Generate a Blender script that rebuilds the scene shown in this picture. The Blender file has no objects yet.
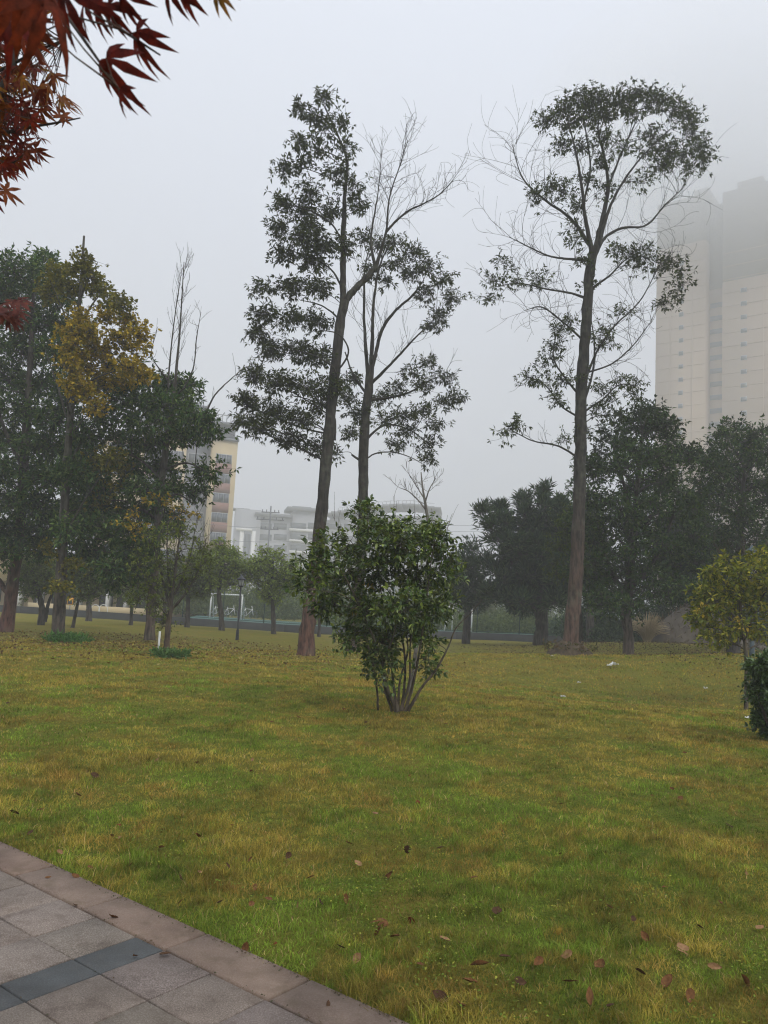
import bpy, math, random
import numpy as np
from math import radians, sin, cos, pi

random.seed(7)
rng = np.random.default_rng(11)
scene = bpy.context.scene
C = scene.collection

# ------------------------------------------------------------------ camera
EYE = 1.6
F = 800.0
pitch, rho = radians(6.6), radians(3.0)
r0 = np.array([1, 0, 0.]); f0 = np.array([0, cos(pitch), sin(pitch)]); u0 = np.array([0, -sin(pitch), cos(pitch)])
RV = r0 * cos(rho) + u0 * sin(rho)
UV = u0 * cos(rho) - r0 * sin(rho)
CAM = np.array([0, 0, EYE])
cd = bpy.data.cameras.new('camera')
cam = bpy.data.objects.new('camera', cd); C.objects.link(cam)
from mathutils import Matrix
cam.matrix_world = Matrix(((RV[0], UV[0], -f0[0], CAM[0]), (RV[1], UV[1], -f0[1], CAM[1]), (RV[2], UV[2], -f0[2], CAM[2]), (0, 0, 0, 1)))
cd.sensor_fit = 'VERTICAL'; cd.sensor_height = 36; cd.sensor_width = 27; cd.lens = F / 1024 * 36
cd.clip_start = 0.05; cd.clip_end = 3000
cd.dof.use_dof = True; cd.dof.focus_distance = 14; cd.dof.aperture_fstop = 9.0
scene.camera = cam

# ------------------------------------------------------------------ world, sun, exposure
SUN_EL, SUN_AZ = radians(48), radians(150)
w = bpy.data.worlds.new('World'); scene.world = w; w.use_nodes = True
nt = w.node_tree; bgn = nt.nodes['Background']
sky = nt.nodes.new('ShaderNodeTexSky'); sky.sky_type = 'NISHITA'; sky.sun_disc = False
sky.sun_elevation = SUN_EL; sky.sun_rotation = SUN_AZ; sky.air_density = 1.0; sky.dust_density = 4.0
hs = nt.nodes.new('ShaderNodeHueSaturation'); hs.inputs['Saturation'].default_value = 0.25
mx = nt.nodes.new('ShaderNodeMix'); mx.data_type = 'RGBA'; mx.inputs[0].default_value = 0.80
nt.links.new(sky.outputs[0], hs.inputs['Color']); nt.links.new(hs.outputs[0], mx.inputs[6])
mx.inputs[7].default_value = (9.2, 9.75, 11.0, 1)
gt = nt.nodes.new('ShaderNodeTexCoord'); gs_ = nt.nodes.new('ShaderNodeSeparateXYZ'); gm = nt.nodes.new('ShaderNodeMapRange')
nt.links.new(gt.outputs['Generated'], gs_.inputs[0]); nt.links.new(gs_.outputs[2], gm.inputs[0])
gm.inputs[1].default_value = 0.0; gm.inputs[2].default_value = 0.9; gm.inputs[3].default_value = .56; gm.inputs[4].default_value = 1.22
gv = nt.nodes.new('ShaderNodeVectorMath'); gv.operation = 'SCALE'; nt.links.new(mx.outputs[2], gv.inputs[0]); nt.links.new(gm.outputs[0], gv.inputs['Scale'])
nt.links.new(gv.outputs[0], bgn.inputs[0]); bgn.inputs[1].default_value = 0.1
sl = bpy.data.lights.new('sun', 'SUN'); sl.energy = 1.5; sl.angle = radians(30); sl.color = (1, 0.96, 0.9)
so = bpy.data.objects.new('sun', sl); C.objects.link(so)
so.rotation_euler = (radians(90) - SUN_EL, 0, -SUN_AZ + pi); so.location = (0, 0, 60)
scene.view_settings.view_transform = 'Standard'; scene.view_settings.look = 'None'
scene.view_settings.exposure = 0.14; scene.view_settings.gamma = 1; scene.view_settings.use_curve_mapping = False
cy = scene.cycles
cy.max_bounces = 9; cy.diffuse_bounces = 2; cy.glossy_bounces = 2; cy.transmission_bounces = 2; cy.volume_bounces = 9
cy.use_denoising = True; cy.filter_width = 1.15
try: cy.denoiser = 'OPENIMAGEDENOISE'
except Exception: pass
cy.sample_clamp_indirect = 4

# ------------------------------------------------------------------ helpers
def ray(px, py): return f0 * F + RV * (px - 384) + UV * (512 - py)
def P(px, py, Y):
    d = ray(px, py); return CAM + d * (Y / d[1])
def nrm(v): return v / (np.linalg.norm(v, axis=-1, keepdims=True) + 1e-9)

def tag(o, label=None, cat=None, group=None, kind=None):
    if label: o['label'] = label
    if cat: o['category'] = cat
    if group: o['group'] = group
    if kind: o['kind'] = kind
    return o
def empty(name, loc, label, cat, group=None, rz=0):
    o = bpy.data.objects.new(name, None); C.objects.link(o)
    o.location = tuple(float(a) for a in loc); o.rotation_euler = (0, 0, rz); o.empty_display_size = .2
    return tag(o, label, cat, group)

def link_mesh(name, me, mat, parent=None):
    o = bpy.data.objects.new(name, me); C.objects.link(o)
    for m in (mat if isinstance(mat, (list, tuple)) else [mat]): me.materials.append(m)
    if parent is not None:
        o.parent = parent
        # parts are modelled in world space; bring them into the space of their thing
        M = Matrix.LocRotScale(parent.location, parent.rotation_euler, parent.scale)
        p = parent
        while p.parent is not None: p = p.parent
        if p is not parent: M = Matrix.LocRotScale(p.location, p.rotation_euler, p.scale) @ M
        me.transform(M.inverted())
    return o

def np_mesh(name, V, faces_per, n_per_face, mat, parent=None, tint=None, smooth=False, matidx=None):
    """V (n,3), faces flat index array, n_per_face constant or array"""
    me = bpy.data.meshes.new(name)
    V = np.asarray(V, np.float32).reshape(-1, 3)
    fl = np.asarray(faces_per, np.int32).ravel()
    if np.isscalar(n_per_face):
        nf = len(fl) // n_per_face; tot = np.full(nf, n_per_face, np.int32)
    else:
        tot = np.asarray(n_per_face, np.int32); nf = len(tot)
    st = np.concatenate([[0], np.cumsum(tot)[:-1]]).astype(np.int32)
    me.vertices.add(len(V)); me.vertices.foreach_set('co', V.ravel())
    me.loops.add(len(fl)); me.loops.foreach_set('vertex_index', fl)
    me.polygons.add(nf); me.polygons.foreach_set('loop_start', st); me.polygons.foreach_set('loop_total', tot)
    if smooth: me.polygons.foreach_set('use_smooth', np.ones(nf, bool))
    if matidx is not None: me.polygons.foreach_set('material_index', np.asarray(matidx, np.int32))
    me.update(calc_edges=True)
    if tint is not None:
        a = me.attributes.new('tint', 'FLOAT_COLOR', 'POINT')
        t = np.ones((len(V), 4), np.float32); t[:, :3] = tint
        a.data.foreach_set('color', t.ravel())
    return link_mesh(name, me, mat, parent)

class MB:
    """collects boxes, prisms and tubes into ONE mesh"""
    def __init__(s): s.v = []; s.f = []; s.n = 0; s.t = []
    def add(s, V, Fs, tint=(1, 1, 1)):
        V = np.asarray(V, float).reshape(-1, 3)
        s.v.append(V); s.f += [tuple(i + s.n for i in f) for f in Fs]; s.n += len(V)
        s.t.append(np.broadcast_to(np.asarray(tint, float), (len(V), 3)))
    def box(s, c, size, R=None, tint=(1, 1, 1)):
        h = np.asarray(size, float) / 2
        V = np.array([[x, y, z] for z in (-1, 1) for y in (-1, 1) for x in (-1, 1)], float) * h
        if R is not None: V = V @ np.asarray(R).T
        s.add(V + np.asarray(c, float), [(0, 2, 3, 1), (4, 5, 7, 6), (0, 1, 5, 4), (2, 6, 7, 3), (1, 3, 7, 5), (0, 4, 6, 2)], tint)
    def tube(s, pts, rad, k=8, caps=True, tint=(1, 1, 1)):
        V, Fq = tube_geo(np.asarray(pts, float), np.asarray(rad, float) * np.ones(len(pts)), k)
        Fs = [tuple(f) for f in Fq]
        if caps: Fs += [tuple(range(k))[::-1], tuple(range(len(V) - k, len(V)))]
        s.add(V, Fs, tint)
    def build(s, name, mat, parent=None, smooth=False):
        V = np.concatenate(s.v); T = np.concatenate(s.t)
        fl = [i for f in s.f for i in f]; tot = [len(f) for f in s.f]
        return np_mesh(name, V, fl, tot, mat, parent, tint=T, smooth=smooth)

def tube_geo(pts, rad, k):
    n = len(pts)
    t = np.gradient(pts, axis=0); t = nrm(t)
    ref = np.array([0, 0, 1.]) if abs(t[0, 2]) < .8 else np.array([1., 0, 0])
    a = np.cross(t[0], ref); a /= np.linalg.norm(a)
    V = []
    for i in range(n):
        a = a - t[i] * np.dot(a, t[i]); a /= np.linalg.norm(a) + 1e-9
        b = np.cross(t[i], a)
        th = np.arange(k) * 2 * pi / k
        V.append(pts[i] + rad[i] * (np.outer(np.cos(th), a) + np.outer(np.sin(th), b)))
    V = np.concatenate(V)
    Fq = [(i * k + j, i * k + (j + 1) % k, (i + 1) * k + (j + 1) % k, (i + 1) * k + j) for i in range(n - 1) for j in range(k)]
    return V, Fq

def tubes_np(paths, rads, k=3):
    """N tubes at once. paths (N,M,3) rads (N,M) -> V, F(quads)"""
    N, M, _ = paths.shape
    t = np.gradient(paths, axis=1); t = nrm(t)
    ref = np.where(np.abs(t[:, :1, 2:3]) < .85, np.array([0, 0, 1.]), np.array([1., 0, 0]))
    a = nrm(np.cross(t, np.broadcast_to(ref, t.shape))); b = np.cross(t, a)
    th = np.arange(k) * 2 * pi / k
    V = paths[:, :, None, :] + rads[:, :, None, None] * (a[:, :, None, :] * np.cos(th)[None, None, :, None] + b[:, :, None, :] * np.sin(th)[None, None, :, None])
    V = V.reshape(-1, 3)
    i = np.arange(M - 1); j = np.arange(k)
    q = np.stack(np.broadcast_arrays(i[:, None] * k + j, i[:, None] * k + (j + 1) % k, (i[:, None] + 1) * k + (j + 1) % k, (i[:, None] + 1) * k + j), -1).reshape(-1, 4)
    Fq = (np.arange(N)[:, None, None] * (M * k) + q[None]).reshape(-1, 4)
    return V, Fq

def scatter(tmpl, tfaces, pos, xd, nd, scale, wid=None):
    """instances of a leaf template: x along leaf, y width, z normal"""
    x = nrm(xd); y = nrm(np.cross(nd, x)); z = np.cross(x, y)
    s = np.asarray(scale)[:, None]
    wd = s if wid is None else np.asarray(wid)[:, None]
    V = pos[:, None, :] + (tmpl[None, :, 0, None] * s[:, None]) * x[:, None] + (tmpl[None, :, 1, None] * wd[:, None]) * y[:, None] + (tmpl[None, :, 2, None] * s[:, None]) * z[:, None]
    n, m = len(pos), len(tmpl)
    Fs = (np.arange(n)[:, None, None] * m + np.asarray(tfaces)[None]).reshape(-1, len(tfaces[0]))
    return V.reshape(-1, 3), Fs

DIAMOND = (np.array([[0, 0, 0], [.45, .5, .08], [1, 0, -.12], [.45, -.5, .08]]), [(0, 1, 2), (0, 2, 3)])
LEAF6 = (np.array([[0, 0, 0], [.25, .38, .07], [.6, .45, .06], [1, 0, -.16], [.6, -.45, .06], [.25, -.38, .07], [.3, 0, 0], [.62, 0, -.04]]),
         [(0, 6, 1), (1, 6, 7), (1, 7, 2), (2, 7, 3), (0, 5, 6), (5, 7, 6), (5, 4, 7), (4, 3, 7)])

# ------------------------------------------------------------------ materials
def mat_new(name):
    m = bpy.data.materials.new(name); m.use_nodes = True
    return m, m.node_tree, m.node_tree.nodes['Principled BSDF']
def noise(nt, scale, detail=4, co='Object', rough=.55, mapscale=None):
    tc = nt.nodes.new('ShaderNodeTexCoord'); n = nt.nodes.new('ShaderNodeTexNoise')
    n.inputs['Scale'].default_value = scale; n.inputs['Detail'].default_value = detail; n.inputs['Roughness'].default_value = rough
    src = tc.outputs[co]
    if mapscale:
        mp = nt.nodes.new('ShaderNodeMapping'); mp.inputs['Scale'].default_value = mapscale
        nt.links.new(src, mp.inputs[0]); src = mp.outputs[0]
    nt.links.new(src, n.inputs['Vector']); return n.outputs['Fac']
def ramp(nt, fac, stops):
    r = nt.nodes.new('ShaderNodeValToRGB'); e = r.color_ramp.elements
    while len(e) < len(stops): e.new(.5)
    for el, (p, c) in zip(e, stops): el.position = p; el.color = (*c, 1) if len(c) == 3 else c
    nt.links.new(fac, r.inputs[0]); return r.outputs[0]
def mixc(nt, fac, a, b, mode='MIX'):
    m = nt.nodes.new('ShaderNodeMix'); m.data_type = 'RGBA'; m.blend_type = mode
    for i, v in ((0, fac), (6, a), (7, b)):
        if hasattr(v, 'links'): nt.links.new(v, m.inputs[i])
        else: m.inputs[i].default_value = v if i == 0 else (*v, 1)
    return m.outputs[2]
def attr(nt, name='tint'):
    a = nt.nodes.new('ShaderNodeAttribute'); a.attribute_name = name; return a.outputs['Color']
def bump(nt, bsdf, h, strength=.5, dist=.02):
    b = nt.nodes.new('ShaderNodeBump'); b.inputs['Strength'].default_value = strength; b.inputs['Distance'].default_value = dist
    nt.links.new(h, b.inputs['Height']); nt.links.new(b.outputs[0], bsdf.inputs['Normal'])

def m_plain(name, col, rough=.7, var=.25, scale=3., bumpS=0., metal=0., mapscale=None):
    m, nt, b = mat_new(name)
    fac = noise(nt, scale, 5, mapscale=mapscale)
    lo = tuple(c * (1 - var) for c in col); hi = tuple(min(1, c * (1 + var)) for c in col)
    nt.links.new(ramp(nt, fac, [(.3, lo), (.7, hi)]), b.inputs['Base Color'])
    b.inputs['Roughness'].default_value = rough; b.inputs['Metallic'].default_value = metal
    if bumpS: bump(nt, b, fac, bumpS)
    return m
def m_leaf(name, rough=.5, trans=.25, spec=.3, blotch=0):
    m, nt, b = mat_new(name)
    col = attr(nt)
    if blotch: col = mixc(nt, 1., col, ramp(nt, noise(nt, blotch, 5, rough=.65), [(.35, (.45, .5, .5)), (.55, (1, 1, 1)), (.72, (1.7, 1.35, 1.0))]), 'MULTIPLY')
    nt.links.new(col, b.inputs['Base Color']); b.inputs['Roughness'].default_value = rough
    b.inputs['Specular IOR Level'].default_value = spec
    tr = nt.nodes.new('ShaderNodeBsdfTranslucent'); nt.links.new(mixc(nt, 1., col, (1.3, 1.25, .7), 'MULTIPLY'), tr.inputs[0])
    ms = nt.nodes.new('ShaderNodeMixShader'); ms.inputs[0].default_value = trans
    nt.links.new(b.outputs[0], ms.inputs[1]); nt.links.new(tr.outputs[0], ms.inputs[2])
    nt.links.new(ms.outputs[0], nt.nodes['Material Output'].inputs[0])
    return m
def m_bark(name, scale=6.):
    m, nt, b = mat_new(name)
    col = attr(nt)
    n1 = noise(nt, scale, 6, mapscale=(1, 1, .22)); n2 = noise(nt, scale * .25, 3)
    c = mixc(nt, 1., col, ramp(nt, n1, [(.36, (.32, .32, .32)), (.60, (1.3, 1.3, 1.3))]), 'MULTIPLY')
    c = mixc(nt, ramp(nt, n2, [(.5, (0, 0, 0)), (.68, (.35, .35, .35))]), c, (.13, .14, .10))
    nt.links.new(c, b.inputs['Base Color']); b.inputs['Roughness'].default_value = .9
    bump(nt, b, n1, 1., .08)
    return m
LEAFM = m_leaf('foliage', .62, .25, .14); GLOSSLEAF = m_leaf('glossy_foliage', .38, .18, .5); MAPLEM = m_leaf('maple_leaf', .6, .42, .15, 55)
GRASSM = m_leaf('grass_blade', .8, .3, .1); BARK = m_bark('bark', 11.); TWIG = m_bark('twig_bark', 12)

# ------------------------------------------------------------------ terrain height
ctrl = []
for px, py, Y in [(395, 712, 12), (305, 655, 27), (568, 654, 28), (237, 640, 38), (60, 640, 28), (150, 636, 34), (165, 657, 21),
                  (8, 632, 32), (20, 613, 60), (284, 632, 56), (455, 639, 57), (600, 645, 57), (628, 662, 31), (540, 645, 44), (733, 655, 34), (650, 642, 44), (700, 645, 44),
                  (222, 630, 46), (187, 627, 47), (73, 628, 40), (131, 625, 46), (758, 655, 26), (690, 690, 22), (480, 668, 24)]:
    ctrl.append(P(px, py, Y))
ctrl += [np.array(a, float) for a in [(-8, 6, 0), (0, 4, 0), (4, 4, 0), (8, 5, 0), (-3, 8, 0), (4, 9, .03), (-12, 12, 0), (9, 12, .04), (-6, 14, 0),
                                      (-14, 4, 0), (14, 4, 0), (0, -6, 0), (20, 14, -.1), (24, 30, -.6), (-24, 20, -.1), (34, 55, -.5), (-40, 50, -.3)]]
ctrl = np.array(ctrl)
def base_h(y): 
    t = np.clip((y - 12) / 44, 0, 1); return -.55 * t * t * (3 - 2 * t)
_sig = 1.7 + .095 * np.hypot(ctrl[:, 0], ctrl[:, 1])
_K = np.exp(-((ctrl[:, None, :2] - ctrl[None, :, :2]) ** 2).sum(-1) / (2 * _sig[None] ** 2))
_W = np.linalg.solve(_K + .02 * np.eye(len(ctrl)), ctrl[:, 2] - base_h(ctrl[:, 1]))
def H(x, y):
    x = np.asarray(x, float); y = np.asarray(y, float)
    d = (x[..., None] - ctrl[:, 0]) ** 2 + (y[..., None] - ctrl[:, 1]) ** 2
    return base_h(y) + (np.exp(-d / (2 * _sig ** 2)) * _W).sum(-1)
def hit(px, py):
    """where the ray through a pixel meets the terrain"""
    d = ray(px, py); d = d / np.linalg.norm(d)
    t = 1.5
    for _ in range(4000):
        p = CAM + d * t
        gap = p[2] - float(H(p[0], p[1]))
        if gap < .004 or t > 300: break
        t += max(.004, gap * .6)
    return p
def ground_at(px, Y):
    p = P(px, 600, Y)
    return np.array([p[0], Y, float(H(p[0], Y))])

# pavement frame: s along the kerb, t away from the lawn
PO = np.array([-.886, 3.811]); PS = np.array([.789, -.614]); PT = np.array([-.614, -.789])
def tcoord(x, y): return (np.asarray(x) - PO[0]) * PT[0] + (np.asarray(y) - PO[1]) * PT[1]

# ------------------------------------------------------------------ the ground sheet
def axis(lo, hi, near, n0, n1):
    a = np.arange(-near, near + 1e-6, 2 * near / n0)
    g1 = near + (hi - near) * (np.linspace(0, 1, n1 + 1)[1:]) ** 2.6
    g0 = -near - (-lo - near) * (np.linspace(0, 1, n1 + 1)[1:]) ** 2.6
    return np.concatenate([g0[::-1], a, g1])
xs = axis(-420, 420, 12, 150, 60)
ys = np.concatenate([np.linspace(-60, -2, 12), np.arange(-1.6, 14, .14), 14 + (560 - 14) * np.linspace(0.004, 1, 150) ** 2.2])
XX, YY = np.meshgrid(xs, ys)
ZZ = H(XX, YY)
bmp = .012 * np.sin(XX * 2.3 + 1.3 * np.sin(YY * 1.7)) * np.sin(YY * 2.9 + XX) + .02 * np.sin(XX * .7 + 2) * np.sin(YY * .9)
tt = tcoord(XX, YY)
ZZ = ZZ + bmp * np.clip((-tt - .3) / 1.5, 0, 1)
ZZ = ZZ - .01 - .09 * np.clip((tt + .22) / .1, 0, 1) * (YY < 14)
nx, ny = len(xs), len(ys)
idx = np.arange(nx * ny).reshape(ny, nx)
q = np.stack([idx[:-1, :-1], idx[:-1, 1:], idx[1:, 1:], idx[1:, :-1]], -1).reshape(-1, 4)
m, nt, b = mat_new('lawn')
n_big = noise(nt, .35, 5, rough=.6); n_mid = noise(nt, 1.7, 6, rough=.65); n_fine = noise(nt, 38, 6, rough=.75); n_pat = noise(nt, .8, 3)
green = ramp(nt, n_fine, [(.3, (.048, .067, .009)), (.5, (.13, .168, .022)), (.72, (.23, .26, .04))])
dry = ramp(nt, n_fine, [(.3, (.10, .070, .016)), (.5, (.25, .180, .036)), (.72, (.36, .27, .07))])
f1 = ramp(nt, n_mid, [(.42, (0, 0, 0)), (.62, (.9, .9, .9))])
f2 = ramp(nt, n_big, [(.40, (.15, .15, .15)), (.60, (1, 1, 1))])
f = mixc(nt, 1., f1, f2, 'MULTIPLY')
sep = nt.nodes.new('ShaderNodeSeparateXYZ'); tc = nt.nodes.new('ShaderNodeTexCoord'); nt.links.new(tc.outputs['Object'], sep.inputs[0])
mr = nt.nodes.new('ShaderNodeMapRange'); mr.inputs[1].default_value = 6; mr.inputs[2].default_value = 30; mr.inputs[3].default_value = .0; mr.inputs[4].default_value = .42
nt.links.new(sep.outputs[1], mr.inputs[0])
f = mixc(nt, mr.outputs[0], f, (1, 1, 1))
nt.links.new(mixc(nt, f, green, dry), b.inputs['Base Color']); b.inputs['Roughness'].default_value = 1; b.inputs['Specular IOR Level'].default_value = .1
bump(nt, b, n_fine, 1., .05)
LAWNM = m
lawn = np_mesh('lawn', np.stack([XX, YY, ZZ], -1).reshape(-1, 3), q, 4, LAWNM, smooth=True)
tag(lawn, 'yellowing green lawn rising to a low crest on the right', 'lawn', kind='structure')

# ------------------------------------------------------------------ pavement
def m_stone(name, c0, c1, speck, sp_amt=.5, stain=(.16, .10, .06), stain_amt=.5):
    m, nt, b = mat_new(name)
    big = noise(nt, 3.5, 5); fine = noise(nt, 150, 4, rough=.85); n3 = noise(nt, 9, 6, rough=.7)
    c = ramp(nt, big, [(.3, c0), (.7, c1)])
    c = mixc(nt, ramp(nt, fine, [(.46, (0, 0, 0)), (.62, (sp_amt,) * 3)]), c, speck)
    c = mixc(nt, ramp(nt, n3, [(.5, (0, 0, 0)), (.7, (stain_amt,) * 3)]), c, stain)
    n4 = noise(nt, 1.6, 4, rough=.6); c = mixc(nt, 1., c, ramp(nt, n4, [(.38, (.68, .66, .64)), (.58, (1.06, 1.06, 1.06))]), 'MULTIPLY')
    c = mixc(nt, 1., c, attr(nt), 'MULTIPLY')
    nt.links.new(c, b.inputs['Base Color']); b.inputs['Roughness'].default_value = .8
    bump(nt, b, fine, .35, .003)
    return m
M_TILE = m_stone('speckled_granite', (.100, .079, .061), (.165, .132, .104), (.34, .29, .25), .8, (.080, .054, .038), .7)
M_KERB = m_stone('brown_kerbstone', (.145, .093, .066), (.22, .152, .112), (.32, .27, .23), .45, (.12, .085, .05), .7)
M_SLATE = m_stone('dark_slate', (.040, .041, .041), (.062, .064, .064), (.12, .14, .15), .5, (.1, .09, .08), .35)
M_JOINT = m_plain('joint_soil', (.035, .028, .018), .95, .3, 20)

def slab(mb, s0, s1, t0, t1, z, gap=.007, bev=.003, th=.05):
    g = gap / 2; tilt = rng.normal(0, .0012, 3)
    def ring(ins, zz):
        out = []
        for s, t in ((s0 + g + ins, t0 + g + ins), (s1 - g - ins, t0 + g + ins), (s1 - g - ins, t1 - g - ins), (s0 + g + ins, t1 - g - ins)):
            p = PO + PS * s + PT * t
            out.append([p[0], p[1], zz + tilt[0] + tilt[1] * (s - s0) * 3 + tilt[2] * (t - t0) * 3])
        return out
    V = ring(0, z - th) + ring(0, z - bev) + ring(bev, z)
    # PS x PT points down, so the rings run clockwise from above
    Fs = [(11, 10, 9, 8)] + [(a + 4 * l, a + 4 * l + 4, (a + 1) % 4 + 4 * l + 4, (a + 1) % 4 + 4 * l) for l in (0, 1) for a in range(4)]
    mb.add(V, Fs, tint=np.full(3, rng.uniform(.82, 1.12)) * (1, rng.uniform(.97, 1.02), rng.uniform(.95, 1.04)))
mt, mk, ms_ = MB(), MB(), MB()
def rows():
    out = []; s = 0.0
    while s < 2.2: out.append((s, s + .325, 'g')); s += .325
    s = -.205; out.append((s, 0., 'd'))
    k = 0
    while s > -9:
        out.append((s - .325, s, 'g')); s -= .325; k += 1
        if k % 6 == 0: out.append((s - .205, s, 'd')); s -= .205
    return out
for s0, s1, kd in rows():
    for j in range(9):
        slab(ms_ if kd == 'd' else mt, s0, s1, j * .325, (j + 1) * .325, .006)
for k in range(-14, 5): slab(mk, k * .665, (k + 1) * .665, -.255, 0, .012, .011, .007, .1)
tag(mt.build('pavement', M_TILE), 'speckled grey granite paving tiles', 'pavement', kind='structure')
tag(ms_.build('pavement_band', M_SLATE), 'dark slate band crossing the granite paving', 'pavement', kind='structure')
tag(mk.build('kerb', M_KERB), 'brownish kerbstones along the edge of the lawn', 'kerb', kind='structure')
mj = MB(); cc = PO + PS * -3.4 + PT * 1.33
mj.box((cc[0], cc[1], -.035), (11.2, 3.2, .05), R=np.array([[PS[0], -PT[0], 0], [PS[1], -PT[1], 0], [0, 0, 1]]))
tag(mj.build('pavement_bed', M_JOINT), 'dark soil in the joints of the paving', 'pavement', kind='structure')

# ------------------------------------------------------------------ buildings
def frame_dirs(a):
    d = np.array([cos(a), sin(a), 0]); n = np.array([sin(a), -cos(a), 0]); return d, n   # n points to the camera side
def facade_hit(px, py, Q, a):
    d, n = frame_dirs(a); r = ray(px, py); t = np.dot(Q - CAM, n) / np.dot(r, n); p = CAM + r * t
    return np.dot(p - Q, d), p[2]
class Bld:
    """box builder in a facade frame: s along the facade, z up, o out towards the viewer"""
    def __init__(s, Q, a): s.Q = np.array([Q[0], Q[1], 0.]); s.d, s.n = frame_dirs(a); s.R = np.stack([s.d, -s.n, [0, 0, 1]], 1)
    def box(s, mb, s0, s1, z0, z1, o0, o1, tint=(1, 1, 1)):
        c = s.Q + s.d * (s0 + s1) / 2 + s.n * (o0 + o1) / 2 + np.array([0, 0, (z0 + z1) / 2])
        mb.box(c, (s1 - s0, abs(o1 - o0), z1 - z0), s.R, tint)
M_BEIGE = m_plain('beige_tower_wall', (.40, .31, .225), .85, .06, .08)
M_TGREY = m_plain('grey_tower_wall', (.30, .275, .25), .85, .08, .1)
M_CREAM = m_plain('cream_wall', (.52, .42, .25), .85, .08, .2)
M_PINK = m_plain('pinkish_brown_tile', (.25, .13, .10), .8, .1, .3)
M_GLASS = m_plain('dull_window_glass', (.07, .085, .10), .25, .25, .4)
M_LGREY = m_plain('pale_grey_wall', (.33, .34, .36), .85, .07, .1)
M_MGREY = m_plain('mid_grey_cladding', (.17, .18, .20), .8, .08, .1)
M_WHITE = m_plain('white_paint', (.72, .72, .70), .6, .06, 2)
M_DARK = m_plain('dark_opening', (.03, .034, .042), .5, .2, .6)

FLH = 4.6
# right hand tower, 38 degrees to the picture
TA = radians(-38); Qt = P(655, 400, 270)
tw = Bld(Qt, TA)
def ts(px, py): return facade_hit(px, py, Qt, TA)
s1, _ = ts(705, 400); s2, _ = ts(722, 400); s3 = s2 + (s2 * 1.9)
z_roof1 = ts(690, 197)[1]; z_bg1 = ts(690, 243)[1]; z_bg2 = ts(740, 279)[1]; z_roof2 = ts(745, 187)[1]
root = empty('apartment_tower', (Qt[0], Qt[1], -1), 'tall beige apartment tower at right fading into the fog', 'building')
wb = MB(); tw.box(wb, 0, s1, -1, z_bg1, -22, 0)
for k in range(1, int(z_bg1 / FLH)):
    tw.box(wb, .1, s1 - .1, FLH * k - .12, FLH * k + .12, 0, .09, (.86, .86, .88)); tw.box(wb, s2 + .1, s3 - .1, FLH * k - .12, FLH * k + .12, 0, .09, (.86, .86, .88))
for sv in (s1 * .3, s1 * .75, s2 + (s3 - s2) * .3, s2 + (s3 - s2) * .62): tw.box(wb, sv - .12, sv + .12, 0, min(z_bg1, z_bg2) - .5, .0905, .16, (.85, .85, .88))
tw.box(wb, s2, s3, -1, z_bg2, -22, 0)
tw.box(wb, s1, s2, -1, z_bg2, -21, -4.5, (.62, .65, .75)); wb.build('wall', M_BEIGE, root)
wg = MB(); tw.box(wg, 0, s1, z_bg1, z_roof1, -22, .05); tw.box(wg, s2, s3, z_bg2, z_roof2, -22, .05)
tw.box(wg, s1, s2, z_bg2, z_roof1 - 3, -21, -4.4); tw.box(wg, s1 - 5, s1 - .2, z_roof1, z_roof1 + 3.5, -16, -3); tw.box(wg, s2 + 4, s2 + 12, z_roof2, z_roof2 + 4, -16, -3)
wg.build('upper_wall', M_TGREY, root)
for k in range(int(z_bg1 / FLH) - 1):                  # small bathroom windows in two columns, the lift recess panels
    z = 4 + FLH * k
    for s, wd, top in ((s1 * .52, 1.3, z_bg1), (s2 + (s3 - s2) * .16, 1.7, z_bg2), (s2 + (s3 - s2) * .46, 1.4, z_bg2)):
        if z + 2 > top: continue
        f = MB(); tw.box(f, s - wd / 2 - .12, s + wd / 2 + .12, z - .14, z + 1.4, 0, .10)
        fo = f.build('window', M_LGREY, root)
        g = MB(); tw.box(g, s - wd / 2, s + wd / 2, z, z + 1.26, .101, .13); g.build('pane', M_GLASS, fo)
for k in range(int(z_bg2 / FLH)):
    lm = MB(); tw.box(lm, s1 + .3, s2 - .3, 2 + FLH * k, 3.7 + FLH * k, -4.5, -4.4); lm.build('recess_window', M_MGREY, root)
ac = MB()
for k in range(4, int(z_bg1 / FLH), 1):
    if k % 2: tw.box(ac, -.75, -.02, 3.4 + FLH * k, 4.1 + FLH * k, -3, -2)
ac.build('air_conditioner_units', M_LGREY, root)

# cream and pink block on the left
LA = radians(20); Ql = P(211, 470, 170)
lb = Bld(Ql, LA)
def ls(px, py): return facade_hit(px, py, Ql, LA)
sR = ls(236, 470)[0]; zT = ls(222, 440)[1]
root = empty('apartment_block', (Ql[0], Ql[1], -1), 'cream and pinkish apartment block with a railed roof terrace behind the left trees', 'building')
wm = MB(); lb.box(wm, 0, sR, -1, zT, -12, 0); lb.box(wm, -9.5, -5.2, -1, zT - .5, -14, -2.2); lb.box(wm, -22, -14, -1, zT - 1.5, -14, -1.2); wm.build('wall', M_CREAM, root)
wm = MB(); lb.box(wm, -5.2, 0, -1, zT - .7, -12, -3.0); lb.box(wm, -14, -9.5, -1, zT - 2, -14, -3.5); wm.build('recessed_wall', M_MGREY, root)
fl = 4.25; z0 = zT - 5.0
for k in range(1, 9): pk = MB(); lb.box(pk, .8, sR - 1.0, z0 - fl * k + 2.0, z0 - fl * (k - 1) - .14, 0, .12); pk.build('spandrel', M_PINK, root)
for k in range(1, 9): pk = MB(); lb.box(pk, -13.8, -9.7, z0 - fl * k + .2, z0 - fl * k + 1.1, -3.5, -2.6); pk.build('balcony', M_PINK, root)
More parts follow.
